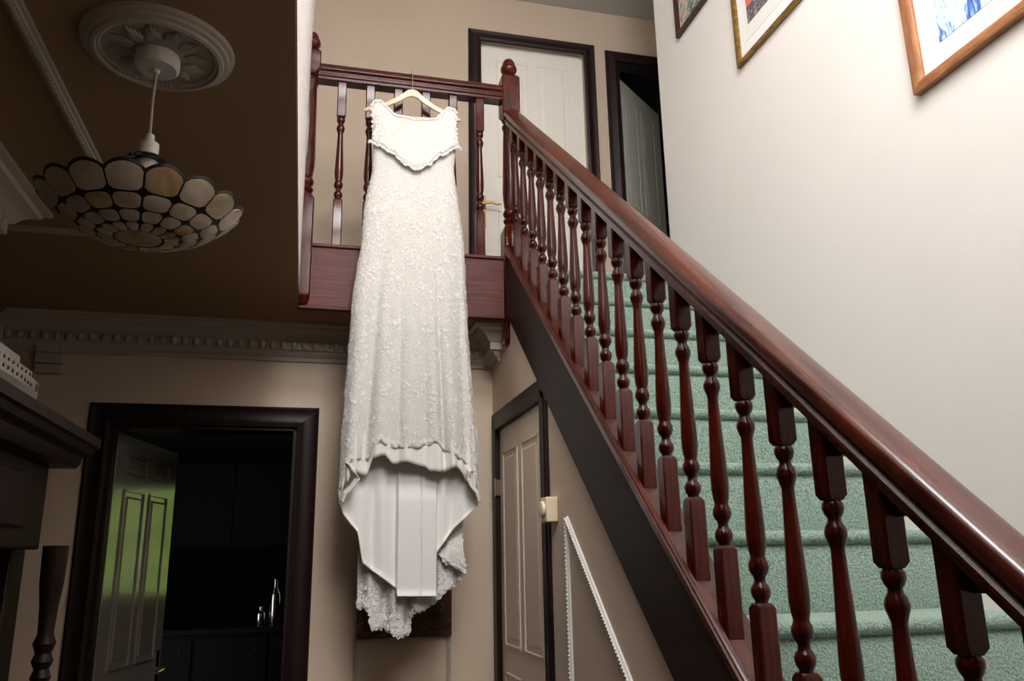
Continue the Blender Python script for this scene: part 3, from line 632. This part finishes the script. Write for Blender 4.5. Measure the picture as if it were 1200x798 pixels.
# ------------------------------------------------------------------ ceiling rose and pendant lamp
LX, LY = -0.353, 1.712
ro = thing('ceiling_rose', 'ornate plaster ceiling rose above the pendant lamp', 'ceiling rose', (LX, LY, ZC))
def up(prof): return [(r, -z) for r, z in prof]
MB().lathe(up([(0.158, 0.0005), (0.156, 0.010), (0.148, 0.013), (0.145, 0.019), (0.137, 0.021), (0.134, 0.026), (0.126, 0.028), (0.122, 0.022), (0.115, 0.016), (0.085, 0.014), (0.06, 0.018), (0.03, 0.022), (0.001, 0.022)]), (LX, LY, ZC), 64).build('rose_disc', 'plaster', ro)
m = MB()
for i in range(80):
    a = 2*math.pi*i/80; m.lathe([(0.0005, -0.004), (0.0045, 0), (0.0005, 0.004)], (LX+0.119*math.cos(a), LY+0.119*math.sin(a), ZC-0.021), 6)
tag(m.build('beading', 'plaster', ro), kind='stuff')
m = MB()
for i in range(12):
    a = 2*math.pi*i/12
    for j in range(-3, 4):
        aa = a+j*0.055; r0, r1 = 0.055, 0.104-abs(j)*0.007
        m.tube([(LX+r0*math.cos(a+j*0.02), LY+r0*math.sin(a+j*0.02), ZC-0.019), (LX+(r0+r1)/2*math.cos(aa), LY+(r0+r1)/2*math.sin(aa), ZC-0.021), (LX+r1*math.cos(aa), LY+r1*math.sin(aa), ZC-0.017)], [0.002, 0.004, 0.0025], 6)
tag(m.build('acanthus_relief', 'plaster', ro), kind='stuff')
lp = thing('pendant_lamp', 'leaded shell bowl pendant lamp hanging from the dim hall ceiling', 'lamp', (LX, LY, ZC))
MB().lathe(up([(0.034, 0.022), (0.046, 0.024), (0.047, 0.040), (0.045, 0.052), (0.041, 0.056), (0.008, 0.057), (0.006, 0.066), (0.002, 0.066)]), (LX, LY, ZC), 28).build('ceiling_cup', 'plastic', lp)
MB().tube([(LX, LY, 2.345), (LX-0.002, LY, 2.27), (LX, LY, 2.178)], 0.0035).build('cord', 'cord', lp)
RIMZ = 2.024; RIMR = 0.190; BOTZ = 1.950
MB().lathe([(0.004, 0.200), (0.010, 0.196), (0.011, 0.180), (0.021, 0.176), (0.022, 0.140), (0.0235, 0.138), (0.0235, 0.108), (0.020, 0.106), (0.020, 0.088), (0.004, 0.086)], (LX, LY, 1.990), 20).build('lamp_holder', 'plastic', lp)
zd = 2.126
MB().lathe([(0.018, -0.004), (0.040, -0.003), (0.042, 0.0), (0.036, 0.005), (0.018, 0.006)], (LX, LY, zd), 24).build('gallery_ring', 'black', lp)
for k in range(3):
    a = R(20+120*k); p0 = Vector((LX+0.040*math.cos(a), LY+0.040*math.sin(a), zd)); p1 = Vector((LX+0.182*math.cos(a), LY+0.182*math.sin(a), RIMZ-0.002))
    ch = MB(); n = 8
    for i in range(n):
        c0 = p0.lerp(p1, i/n); c1 = p0.lerp(p1, (i+1)/n); d = (c1-c0); side = d.cross(Vector((0, 0, 1))).normalized()
        if i % 2: side = side.cross(d).normalized()
        mid = (c0+c1)/2; hl = d*0.58; w = 0.0055
        ch.tube([mid+hl*math.cos(2*math.pi*q/10)+side*w*math.sin(2*math.pi*q/10) for q in range(11)], 0.0012, 5)
    ch.build('chain', 'black', lp)
# bowl: rings of shell panels between lead cames
NP = 16
def bowl(r):                       # z of bowl at radius r
    t = max(0.0, r/RIMR); return BOTZ+(RIMZ-BOTZ)*(0.35*t*t+0.65*t**3.2)
RINGS = [0.047, 0.080, 0.115, 0.151, 0.188]
def bp3(r, a, off=0.0):             # point on the bowl, off > 0 pushes it outward along the normal
    d = (bowl(r+0.001)-bowl(r-0.001))/0.002; n = math.hypot(1, d); rr = r+off*d/n
    return (LX+rr*math.cos(a), LY+rr*math.sin(a), bowl(r)-off/n)
for ri in range(4):
    r0, r1 = RINGS[ri], RINGS[ri+1]
    for k in range(NP):
        a0 = 2*math.pi*(k-0.5)/NP; a1 = 2*math.pi*(k+0.5)/NP; am = (a0+a1)/2; rm = (r0+r1)/2
        g = 0.0022; cut = 0.30 if ri else 0.22; out = []
        # octagonal outline with rounded corners
        def q(u, v):
            r = r0+g+(r1-r0-2*g)*v; w = (a1-a0)/2-g/r; a = am+w*(2*u-1)
            if ri == 3 and v > 0.5: r = r + 0.010*(1-(2*u-1)**2)*(v-0.5)*2-0.001
            return r, a
        ol = [(cut, 0), (1-cut, 0), (1-cut*0.4, 0.06), (1, cut*0.8), (1, 1-cut*0.8), (1-cut*0.4, 0.94), (1-cut, 1), (0.5, 1.0), (cut, 1), (cut*0.4, 0.94), (0, 1-cut*0.8), (0, cut*0.8), (cut*0.4, 0.06)]
        if ri == 3: ol = [(cut, 0), (1-cut, 0), (1-cut*0.4, 0.06), (1, cut*0.8), (1, 0.93), (0.9, 1), (0.75, 1), (0.62, 1), (0.5, 1), (0.38, 1), (0.25, 1), (0.1, 1), (0, 0.93), (0, cut*0.8), (cut*0.4, 0.06)]
        if ri == 0: ol = [(0.08, 0), (0.92, 0), (1, 0.1), (1, 0.72), (0.78, 0.98), (0.5, 1), (0.22, 0.98), (0, 0.72), (0, 0.1)]
        lo = []; hi = []
        for u, v in ol:
            r, a = q(u, v); lo.append(bp3(r, a, 0.0030)); hi.append(bp3(r, a, 0.0004))
        c = bp3(rm, am, 0.0050)
        m = MB(); n = len(lo); m.add(lo+hi+[c], [(i, (i+1) % n, 2*n) for i in range(n)]+[((i+1) % n, i, n+i, n+(i+1) % n) for i in range(n)]+[tuple(range(2*n-1, n-1, -1))])
        m.build('shell_panel', 'shell2' if random.random() < (0.5 if ri == 0 else 0.18) else 'shell', lp, smooth=25)
m = MB(); m.lathe([(0.001, -0.003), (0.03, -0.0025), (0.0450, 0.0), (0.0450, 0.004), (0.001, 0.004)], (LX, LY, BOTZ+bowl(0.03)-BOTZ), 32); m.build('shell_panel', 'shell2', lp)
# lead backing sheet slightly above the panels
m = MB()
def backing(u, v):
    a = 2*math.pi*u; r = 0.043+(0.1885-0.043)*v
    if v > 0.98:
        f = (u*NP+0.5) % 1.0; r = 0.1885+0.011*(1-(2*f-1)**2)
    return bp3(r, a, 0.0)
m.grid(backing, NP*8, 12, True); m.build('lead_came', 'lead', lp, solid=0.0024)

# ------------------------------------------------------------------ mantelpiece, model ship
mt = thing('mantelpiece', 'dark carved wooden mantelpiece with turned columns at far left', 'mantelpiece', (XCB, 1.75, 0))
XE = -0.585; YE1, YE0 = 2.63, 0.95; ZM = 1.662
pr = [(XE-0.06, -0.085), (XE-0.05, -0.075), (XE-0.045, -0.055), (XE-0.02, -0.045), (XE-0.012, -0.03), (XE, -0.026), (XE, 0), (XCB, 0), (XCB, -0.085)]
MB().prism([(x, YE0, ZM+z) for x, z in pr], [(x, YE1, ZM+z) for x, z in pr]).build('shelf', 'fire', mt)
MB().box(XCB, -0.70, YE0+0.06, YE1-0.05, 1.35, ZM-0.083).build('frieze', 'fire', mt, 0.006)
MB().box(-0.72, -0.685, YE0+0.3, YE1-0.25, 1.40, 1.54).build('frieze_panel', 'fire', mt, 0.006)
for yy in (YE1-0.05, YE0+0.05):
    MB().box(XCB, -0.75, yy-0.06, yy+0.06, 0, 1.36).build('pilaster', 'fire', mt, 0.004)
    cp = [(0.045, 0), (0.045, 0.10), (0.038, 0.12), (0.043, 0.15), (0.030, 0.18), (0.036, 0.30), (0.037, 0.55), (0.030, 0.92), (0.028, 1.0), (0.040, 1.02), (0.028, 1.04), (0.042, 1.06), (0.030, 1.08), (0.044, 1.105), (0.030, 1.13), (0.036, 1.20), (0.046, 1.26), (0.050, 1.36)]
    MB().lathe([(r*0.66, z) for r, z in cp], (-0.658, yy, 0), 18).build('column', 'fire', mt)
MB().box(-0.97, -0.93, YE0+0.25, YE1-0.25, 0.0, 1.1).build('hearth_opening', 'black', mt)
MB().box(XCB, -0.60, YE0, YE1, 0.0, 0.05).build('hearth', 'kunit', mt, 0.004)
sh = thing('model_ship', 'silver model passenger ship standing on the dark mantelpiece', 'model ship', (-0.665, 1.9, ZM))
SX = -0.665
def hull_ring(y, wt, zt, zb):
    return [(SX-wt, y, zt), (SX-wt*0.95, y, (zt+zb)/2), (SX-wt*0.5, y, zb), (SX+wt*0.5, y, zb), (SX+wt*0.95, y, (zt+zb)/2), (SX+wt, y, zt)]
z0 = ZM+0.018
MB().loft([hull_ring(1.620, 0.012, z0+0.058, z0+0.03), hull_ring(1.670, 0.032, z0+0.054, z0+0.006), hull_ring(1.820, 0.040, z0+0.05, z0), hull_ring(2.020, 0.040, z0+0.05, z0), hull_ring(2.140, 0.030, z0+0.055, z0), hull_ring(2.220, 0.013, z0+0.064, z0+0.004), hull_ring(2.265, 0.002, z0+0.072, z0+0.03)]).build('hull', 'silver', sh, smooth=25)
MB().box(SX-0.028, SX+0.028, 1.690, 2.120, z0+0.049, z0+0.072).build('deck_house', 'silver', sh, 0.003)
MB().box(SX-0.020, SX+0.020, 1.730, 2.050, z0+0.072, z0+0.092).build('upper_deck', 'silver', sh, 0.003)
for yy in (1.790, 1.870, 1.950): MB().lathe([(0.011, 0), (0.010, 0.045)], (SX, yy, z0+0.09), 12).build('funnel', 'black', sh)
MB().box(SX-0.03, SX+0.03, 1.720, 2.120, ZM, z0+0.002).build('stand', 'fire', sh)
port = MB(); port.loft([[(h, 0.0032*math.cos(2*math.pi*i/8), 0.0042*math.sin(2*math.pi*i/8)) for i in range(8)] for h in (-0.002, 0.0015)]); port = port.mesh('porthole', 'black')
for i in range(14):
    y = 1.71+i*0.030
    inst('porthole', port, (SX+0.0285, y, z0+0.061), sh)
    w = lerp(y, [(1.67, 0.032), (1.820, 0.040), (2.020, 0.040), (2.140, 0.030)])
    inst('porthole', port, (SX+w*0.985, y, z0+0.036), sh)
MB().loft([[(SX+0.0165+h, 2.178+0.012*math.cos(2*math.pi*i/12), z0+0.045+0.010*math.sin(2*math.pi*i/12)) for i in range(12)] for h in (-0.006, 0.006)]).build('hawse_plate', 'black', sh)

# ------------------------------------------------------------------ hanger
HY_ = 3.568
hg = thing('coat_hanger', 'pale wooden coat hanger hooked over the landing handrail', 'hanger', (0.428, HY_, 3.36))
HC = 0.426
def hz(x):
    d = abs(x-HC); return lerp(d, [(0, 3.512), (0.022, 3.506), (0.06, 3.472), (0.12, 3.432), (0.20, 3.389), (0.232, 3.372)])
def ht(x):
    d = abs(x-HC); return lerp(d, [(0, 0.040), (0.03, 0.040), (0.07, 0.033), (0.14, 0.027), (0.20, 0.024), (0.228, 0.020), (0.232, 0.012)])
rings = []
for i in range(41):
    x = HC-0.232+0.464*i/40; zt = hz(x)+ht(x)/2; zb = hz(x)-ht(x)/2; w = 0.0065; dy = 0.03*(abs(x-HC)/0.232)**2
    rings.append([(x, HY_-w-dy, zb+0.004), (x, HY_-w-dy, zt-0.004), (x, HY_-w*0.5-dy, zt), (x, HY_+w*0.5-dy, zt), (x, HY_+w-dy, zt-0.004), (x, HY_+w-dy, zb+0.004), (x, HY_+w*0.5-dy, zb), (x, HY_-w*0.5-dy, zb)])
MB().loft(rings).build('shoulder', 'hanger', hg)
MB().tube([(HC-0.205, HY_-0.022, 3.372), (HC, HY_-0.02, 3.366), (HC+0.205, HY_-0.022, 3.372)], 0.006, 10).build('bar', 'hanger', hg)
hk = [(HC, HY_, 3.524), (HC, HY_+0.004, 3.56), (HC, HY_+0.010, 3.62)]
for i in range(11):
    a = math.pi-math.pi*1.05*i/10; hk.append((HC, YN-0.005+0.058*math.cos(a), 3.645+0.028*math.sin(a)))
MB().tube(hk, 0.0018, 8).build('hook', 'chrome', hg)

# ------------------------------------------------------------------ wedding dress
dr = thing('wedding_dress', 'ivory lace wedding dress with train hanging from the landing rail', 'dress', (0.44, 3.53, 1.0))
LE = [(1.00, 0.143), (1.538, 0.143), (1.70, 0.143), (1.767, 0.145), (1.967, 0.152), (2.232, 0.165), (2.467, 0.175), (2.671, 0.203), (2.88, 0.214), (3.054, 0.244), (3.208, 0.246), (3.30, 0.232), (3.42, 0.214)]
RE = [(1.00, 0.729), (1.519, 0.729), (1.683, 0.729), (1.87, 0.715), (2.061, 0.701), (2.257, 0.686), (2.499, 0.675), (2.707, 0.667), (2.919, 0.639), (3.093, 0.619), (3.252, 0.631), (3.32, 0.636), (3.44, 0.645)]
YD = 3.532
# vertical folds: (position across the dress s in -1..1, drift with height, half width, depth: + is a ridge)
FOLDS = [(-0.86, 0.03, 0.10, 0.9), (-0.60, 0.10, 0.06, -1.0), (-0.44, 0.06, 0.10, 0.7), (-0.18, 0.0, 0.05, -0.5), (-0.02, 0.03, 0.12, 0.6), (0.20, -0.02, 0.05, -0.45), (0.33, -0.04, 0.08, 0.5), (0.46, -0.05, 0.045, -1.1), (0.62, -0.02, 0.09, 0.8), (0.82, 0.0, 0.06, -0.6), (0.93, 0.0, 0.05, 0.5)]
def fold(s, z):
    k = max(0.0, min(1.0, (2.95-z)/1.1)); f = 0.0
    for p, dr_, w, d in FOLDS:
        t = (s-p-dr_*(z-2.2))/w
        f += d*math.exp(-t*t)
    return k*f
def dress_pt(th, z, off=0.0):
    xl, xr = lerp(z, LE), lerp(z, RE); c, a = (xl+xr)/2, (xr-xl)/2
    bf = lerp(z, [(1.0, 0.05), (1.7, 0.055), (2.3, 0.075), (2.8, 0.07), (3.1, 0.055), (3.42, 0.036)])
    bb = lerp(z, [(1.0, 0.06), (1.7, 0.07), (2.3, 0.058), (2.45, 0.052), (3.1, 0.045), (3.42, 0.030)])
    sx, cz = math.sin(th), math.cos(th)
    fa = lerp(z, [(1.0, 0.022), (1.7, 0.022), (2.4, 0.014), (3.0, 0.003), (3.2, 0.0)])
    s = math.copysign(abs(sx)**0.8, sx)
    X = c+(a+off)*s
    f = fold(s, z)
    if cz >= 0: Y = YD-(bf+off)*cz**0.75-fa*f*min(1, cz*2.2)
    else: Y = YD+(bb+off)*(-cz)**0.75
    return Vector((X, Y, z))
NECK = [(-1.0, 3.20), (-0.985, 3.215), (-0.955, 3.30), (-0.93, 3.385), (-0.86, 3.405), (-0.72, 3.408), (-0.62, 3.376), (-0.46, 3.335), (0, 3.320), (0.46, 3.338), (0.62, 3.382), (0.72, 3.412), (0.86, 3.410), (0.93, 3.395), (0.955, 3.31), (0.985, 3.225), (1.0, 3.21)]
def s_of(th):
    sx = math.sin(th); return math.copysign(abs(sx)**0.8, sx)
def th_of(s): return math.asin(max(-1, min(1, math.copysign(abs(s)**1.25, s))))
def top_z(th): return lerp(s_of(th), NECK)
def scal(th, n=52, h=0.008): return h*abs(math.sin(th*n/2))
FH = [(-1, 1.56), (-0.97, 1.60), (-0.90, 1.69), (-0.80, 1.714), (-0.62, 1.710), (-0.54, 1.772), (-0.45, 1.785), (-0.3, 1.765), (0.0, 1.760), (0.25, 1.775), (0.36, 1.790), (0.46, 1.760), (0.6, 1.735), (0.78, 1.712), (0.9, 1.665), (0.97, 1.60), (1, 1.55)]
def lace_hem(th): return smooth_lerp(s_of(th), FH)-scal(th)+0.006
def satin_hem(th):
    return smooth_lerp(s_of(th), [(-1, 1.55), (-0.93, 1.62), (-0.80, 1.665), (-0.64, 1.655), (-0.54, 1.725), (-0.40, 1.735), (-0.25, 1.700), (-0.10, 1.708), (0.2, 1.690), (0.26, 1.672), (0.45, 1.668), (0.65, 1.69), (0.85, 1.63), (1, 1.54)])
# lace overlay: front half of the skirt and the bodice, edge-on sides and the plain back above the floor line
def front(hem, off, zt=None):
    def fn(u, v):
        th = R(-90)+R(180)*u; t = top_z(th) if zt is None else zt; b_ = hem(th); z = t+(b_-t)*v
        return dress_pt(th, z, off)
    return fn
MB().grid(front(lace_hem, 0.004), 300, 130).build('lace_overlay', 'lace', dr, smooth=60, solid=0.0012)
def back(u, v):
    th = R(90)+R(180)*u; t = top_z(th)-0.002; z = t+(1.60-t)*v
    return dress_pt(th, z, 0.0)
MB().grid(back, 60, 60).build('lace_back', 'lace', dr, smooth=60)
def under(u, v):
    th = R(-88)+R(176)*u; b_ = satin_hem(th)-0.003; z = 3.15+(b_-3.15)*v
    p = dress_pt(th, z, 0.0005)
    k = max(0.0, (v-0.86)/0.14); p.y += 0.006*k*math.sin(31*th)
    return p
MB().grid(under, 200, 90).build('satin_underskirt', 'satin', dr, smooth=60, solid=0.0015)
# rolled edges of satin that curl out at both sides
for side, pts in ((-1, [(0.185, 3.470, 1.700), (0.205, 3.462, 1.665), (0.222, 3.470, 1.640), (0.200, 3.480, 1.605), (0.172, 3.492, 1.580), (0.160, 3.50, 1.545)]), (1, [(0.655, 3.470, 1.700), (0.676, 3.462, 1.672), (0.668, 3.470, 1.645), (0.684, 3.475, 1.610), (0.710, 3.485, 1.585), (0.726, 3.50, 1.545)])):
    def roll(u, v):
        i = u*(len(pts)-1); k = min(int(i), len(pts)-2); q = Vector(pts[k]).lerp(Vector(pts[k+1]), i-k)
        return q+Vector((0.022*side*math.sin(v*2.2)*(1-0.4*u), -0.012*math.cos(v*3.0), 0.016*(v-0.5)))
    MB().grid(roll, 40, 8).build('satin_fold', 'satin', dr, smooth=60, solid=0.0015)
# inside of the train: crepe lining with a box-pleated tongue
XC_, XA_ = 0.436, 0.293
LN = [(-1, 1.545), (-0.92, 1.49), (-0.72, 1.42), (-0.68, 1.36), (-0.64, 1.298), (-0.45, 1.256), (-0.20, 1.203), (-0.165, 1.195), (-0.16, 1.164), (0.40, 1.160), (0.405, 1.335), (0.50, 1.375), (0.655, 1.433), (0.85, 1.487), (1, 1.527)]
def pleat(s, z):
    k = min(1.0, max(0.0, (1.80-z)/0.25))
    def step(x, a, w): t = max(0.0, min(1.0, (x-a)/w)); return t*t*(3-2*t)
    y = -0.030*(step(s, -0.185, 0.035)-step(s, 0.385, 0.035))
    y += 0.010*math.exp(-((s+0.52)/0.06)**2)-0.016*math.exp(-((s+0.36)/0.10)**2)-0.012*math.exp(-((s+0.68)/0.10)**2)
    y += 0.009*math.exp(-((s-0.17)/0.012)**2)+0.008*math.exp(-((s-0.62)/0.08)**2)-0.014*math.exp(-((s-0.50)/0.07)**2)-0.010*math.exp(-((s-0.8)/0.08)**2)
    return y*k
def lin_y(s, z): return YD+0.032*max(0.0, 1-s*s)**0.6+pleat(s, z)
def lining(u, v):
    s = -1+2*u; b_ = lerp(s, LN); z = 1.86+(b_-1.86)*v
    y = lin_y(s, z)
    if v > 0.965: y -= 0.010*(v-0.965)/0.035
    return Vector((XC_+XA_*s, y, z))
MB().grid(lining, 360, 70).build('train_lining', 'crepe', dr, smooth=60, solid=0.0015)
for s0, s1 in ((-0.93, -0.18), (-0.155, 0.40), (0.41, 0.985)):
    pts = []
    for i in range(60):
        s = s0+(s1-s0)*i/59; z = lerp(s, LN); pts.append((XC_+XA_*s, lin_y(s, z)-0.011, z+0.003))
    MB().tube(pts, 0.0032, 6).build('satin_binding', 'satin', dr)
# lace train hanging behind and below the lining
TH = [(-0.70, 1.36), (-0.69, 1.13), (-0.66, 1.115), (-0.60, 1.120), (-0.54, 1.108), (-0.515, 1.095), (-0.505, 1.050), (-0.47, 1.032), (-0.40, 1.040), (-0.33, 1.034), (-0.305, 1.060), (-0.295, 1.034), (-0.23, 1.022), (-0.12, 1.0), (0.0, 1.008), (0.055, 1.012), (0.075, 1.07), (0.10, 1.095), (0.25, 1.105), (0.396, 1.128), (0.50, 1.160), (0.604, 1.187), (0.70, 1.196), (0.79, 1.215), (0.80, 1.28), (0.82, 1.40)]
def train_y(s, z):
    k = min(1.0, max(0.0, (1.50-z)/0.3))
    return YD+0.060+k*(0.016*math.sin(s*19+1.2)+0.008*math.sin(s*37))-0.014*math.exp(-((s+0.12)/0.14)**2)*k
def train(u, v):
    s = -0.70+1.52*u; b_ = lerp(s, TH)-0.007*abs(math.sin(s*42)); z = 1.62+(b_-1.62)*v
    return Vector((XC_+XA_*s, train_y(s, z), z))
MB().grid(train, 240, 60).build('lace_train', 'lace_train', dr, smooth=60)
# turned-back lace flap on the right of the train
def flap(u, v):
    a = Vector((0.560, 3.576, 1.335)).lerp(Vector((0.664, 3.583, 1.420)), u); b2 = Vector((0.590, 3.563, 1.300)).lerp(Vector((0.682, 3.553, 1.245)), u)
    p = a.lerp(b2, v); p.y -= 0.016*math.sin(v*math.pi); p.z -= 0.006*abs(math.sin(u*9))*v; return p
MB().grid(flap, 24, 12).build('lace_flap', 'lace', dr, smooth=60, solid=0.001)
# yoke: the loose lace bodice front whose lower edge droops in a shallow V
YK = [(-1.0, 3.195), (-0.86, 3.160), (-0.6, 3.120), (-0.2, 3.055), (0.03, 3.036), (0.25, 3.066), (0.62, 3.135), (1.0, 3.205)]
def yoke(u, v):
    th = R(-84)+R(168)*u; s = s_of(th); zt = top_z(th)+0.002; zb = smooth_lerp(s, YK)+0.003*math.sin(th*40)
    z = zt+(zb-zt)*v; p = dress_pt(th, z, 0.008)
    c = math.cos(th); p.y -= (0.034*v**1.6)*(0.45+0.55*c)
    if abs(s) > 0.8: p.x += math.copysign(0.020*max(0, v-0.5)*2*(abs(s)-0.8)/0.2, s)
    p.y += 0.014*max(0.0, v-0.92)/0.08
    return p
MB().grid(yoke, 140, 34).build('lace_bodice_front', 'lace', dr, smooth=60, solid=0.002)
# applique flowers and beads on the lace
fl = MB(); bd = MB()
def flower(P, n, r, rot, pet=5):
    n = Vector(n).normalized(); a = n.cross(Vector((0, 0, 1)))
    if a.length < 1e-3: a = Vector((1, 0, 0))
    a.normalize(); b2 = n.cross(a)
    vs = [P+n*0.0016]; k = pet*4
    for i in range(k):
        t = 2*math.pi*i/k; rr = r*(0.50+0.50*abs(math.cos(pet*t/2)))
        vs.append(P+a*(rr*math.cos(t+rot))+b2*(rr*math.sin(t+rot))+n*(0.0012 if i % 4 else 0.0026))
    fl.add(vs, [(0, 1+i, 1+(i+1) % k) for i in range(k)])
def bead_at(P, r):
    bd.add([P+Vector(d)*r for d in ((1, 0, 0), (-1, 0, 0), (0, 1, 0), (0, -1, 0), (0, 0, 1), (0, 0, -1))], [(0, 2, 4), (2, 1, 4), (1, 3, 4), (3, 0, 4), (2, 0, 5), (1, 2, 5), (3, 1, 5), (0, 3, 5)])
def surf(th, z):
    p = dress_pt(th, z, 0.0048); e = 1e-3
    n = (dress_pt(th+e, z, 0.0048)-p).cross(dress_pt(th, z+e, 0.0048)-p)
    if n.dot(p-Vector((0.44, YD, z))) < 0: n = -n
    return p, n.normalized()
rnd = random.Random(3)
def bouquet(th0, z0_, size):
    for j in range(rnd.randint(9, 15)):
        a = rnd.uniform(0, 6.28); d = size*rnd.uniform(0.1, 1.0); th = th0+d*math.cos(a)/0.30; z = z0_+d*math.sin(a)*1.25
        if abs(th) > R(88) or z > 3.02 or z < lace_hem(th)+0.010: continue
        p, n = surf(th, z); flower(p, n, rnd.uniform(0.0045, 0.0105), rnd.uniform(0, 6), rnd.choice((5, 5, 6)))
    for j in range(4):
        th = th0+rnd.gauss(0, size*2.2); z = z0_+rnd.gauss(0, size*0.8)
        if abs(th) < R(88) and lace_hem(th) < z < 3.02: p, n = surf(th, z); bead_at(p+n*0.001, rnd.uniform(0.0010, 0.0019))
zr = 2.97; row = 0
while zr > 1.74:
    for i in range(9):
        th = R(-80+20*i+(10 if row % 2 else 0)); zz = zr-0.05*abs(math.sin(th*2.2+0.2))
        if abs(th) < R(88) and zz > lace_hem(th)+0.02: bouquet(th, zz, 0.040)
    for i in range(70):                                # beaded chevron lines
        th = R(-86+172*i/69); zz = zr+0.055-0.06*abs(math.sin(th*3.1+row))
        if lace_hem(th) < zz < 3.03 and rnd.random() < 0.75: p, n = surf(th, zz); bead_at(p+n*0.001, rnd.uniform(0.0009, 0.0017))
    zr -= 0.095; row += 1
for i in range(150):                                   # scalloped lace edge
    th = R(-89+178*i/149); z = lace_hem(th)+0.010+rnd.uniform(0, 0.016)
    p, n = surf(th, z); flower(p, n, rnd.uniform(0.006, 0.012), rnd.uniform(0, 6))
for i in range(120):                                   # right side cascade of flowers
    th = R(rnd.uniform(48, 86)); z = 1.70+abs(rnd.gauss(0, 0.16))
    if z > lace_hem(th)+0.01: p, n = surf(th, z); flower(p, n, rnd.uniform(0.006, 0.013), rnd.uniform(0, 6))
for i in range(150):                                   # on the bodice front
    u, v = rnd.uniform(0.02, 0.98), rnd.uniform(0.05, 0.97); p = yoke(u, v); n = (yoke(min(1, u+0.01), v)-p).cross(yoke(u, v-0.01)-p)
    if n.y > 0: n = -n
    flower(p-Vector((0, 0.001, 0)), n, rnd.uniform(0.006, 0.012), rnd.uniform(0, 6))
for i in range(90):
    u = i/89; p = yoke(u, 0.985); flower(p+Vector((0, -0.002, 0)), (0, -1, 0), rnd.uniform(0.005, 0.009), rnd.uniform(0, 6)); bead_at(p+Vector((0, -0.004, 0.004)), 0.0016)
    p = yoke(u, 0.0); flower(p+Vector((0, -0.003, -0.004)), (0, -1, 0.2), rnd.uniform(0.005, 0.009), rnd.uniform(0, 6))
for i in range(330):                                   # train edge lace
    s = rnd.uniform(-0.68, 0.80); z = lerp(s, TH)+0.008+abs(rnd.gauss(0, 0.030))
    flower(Vector((XC_+XA_*s, train_y(s, z)-0.002, z)), (rnd.uniform(-0.2, 0.2), -1, 0), rnd.uniform(0.006, 0.012), rnd.uniform(0, 6))
for i in range(40):
    u, v = rnd.random(), rnd.random(); flower(flap(u, v)+Vector((0, -0.002, 0)), (0, -1, 0), rnd.uniform(0.006, 0.011), rnd.uniform(0, 6))
tag(fl.build('lace_applique', 'applique', dr, smooth=0), 'raised white lace flowers', kind='stuff')
tag(bd.build('beads', 'bead', dr, smooth=0), 'tiny glass beads', kind='stuff')
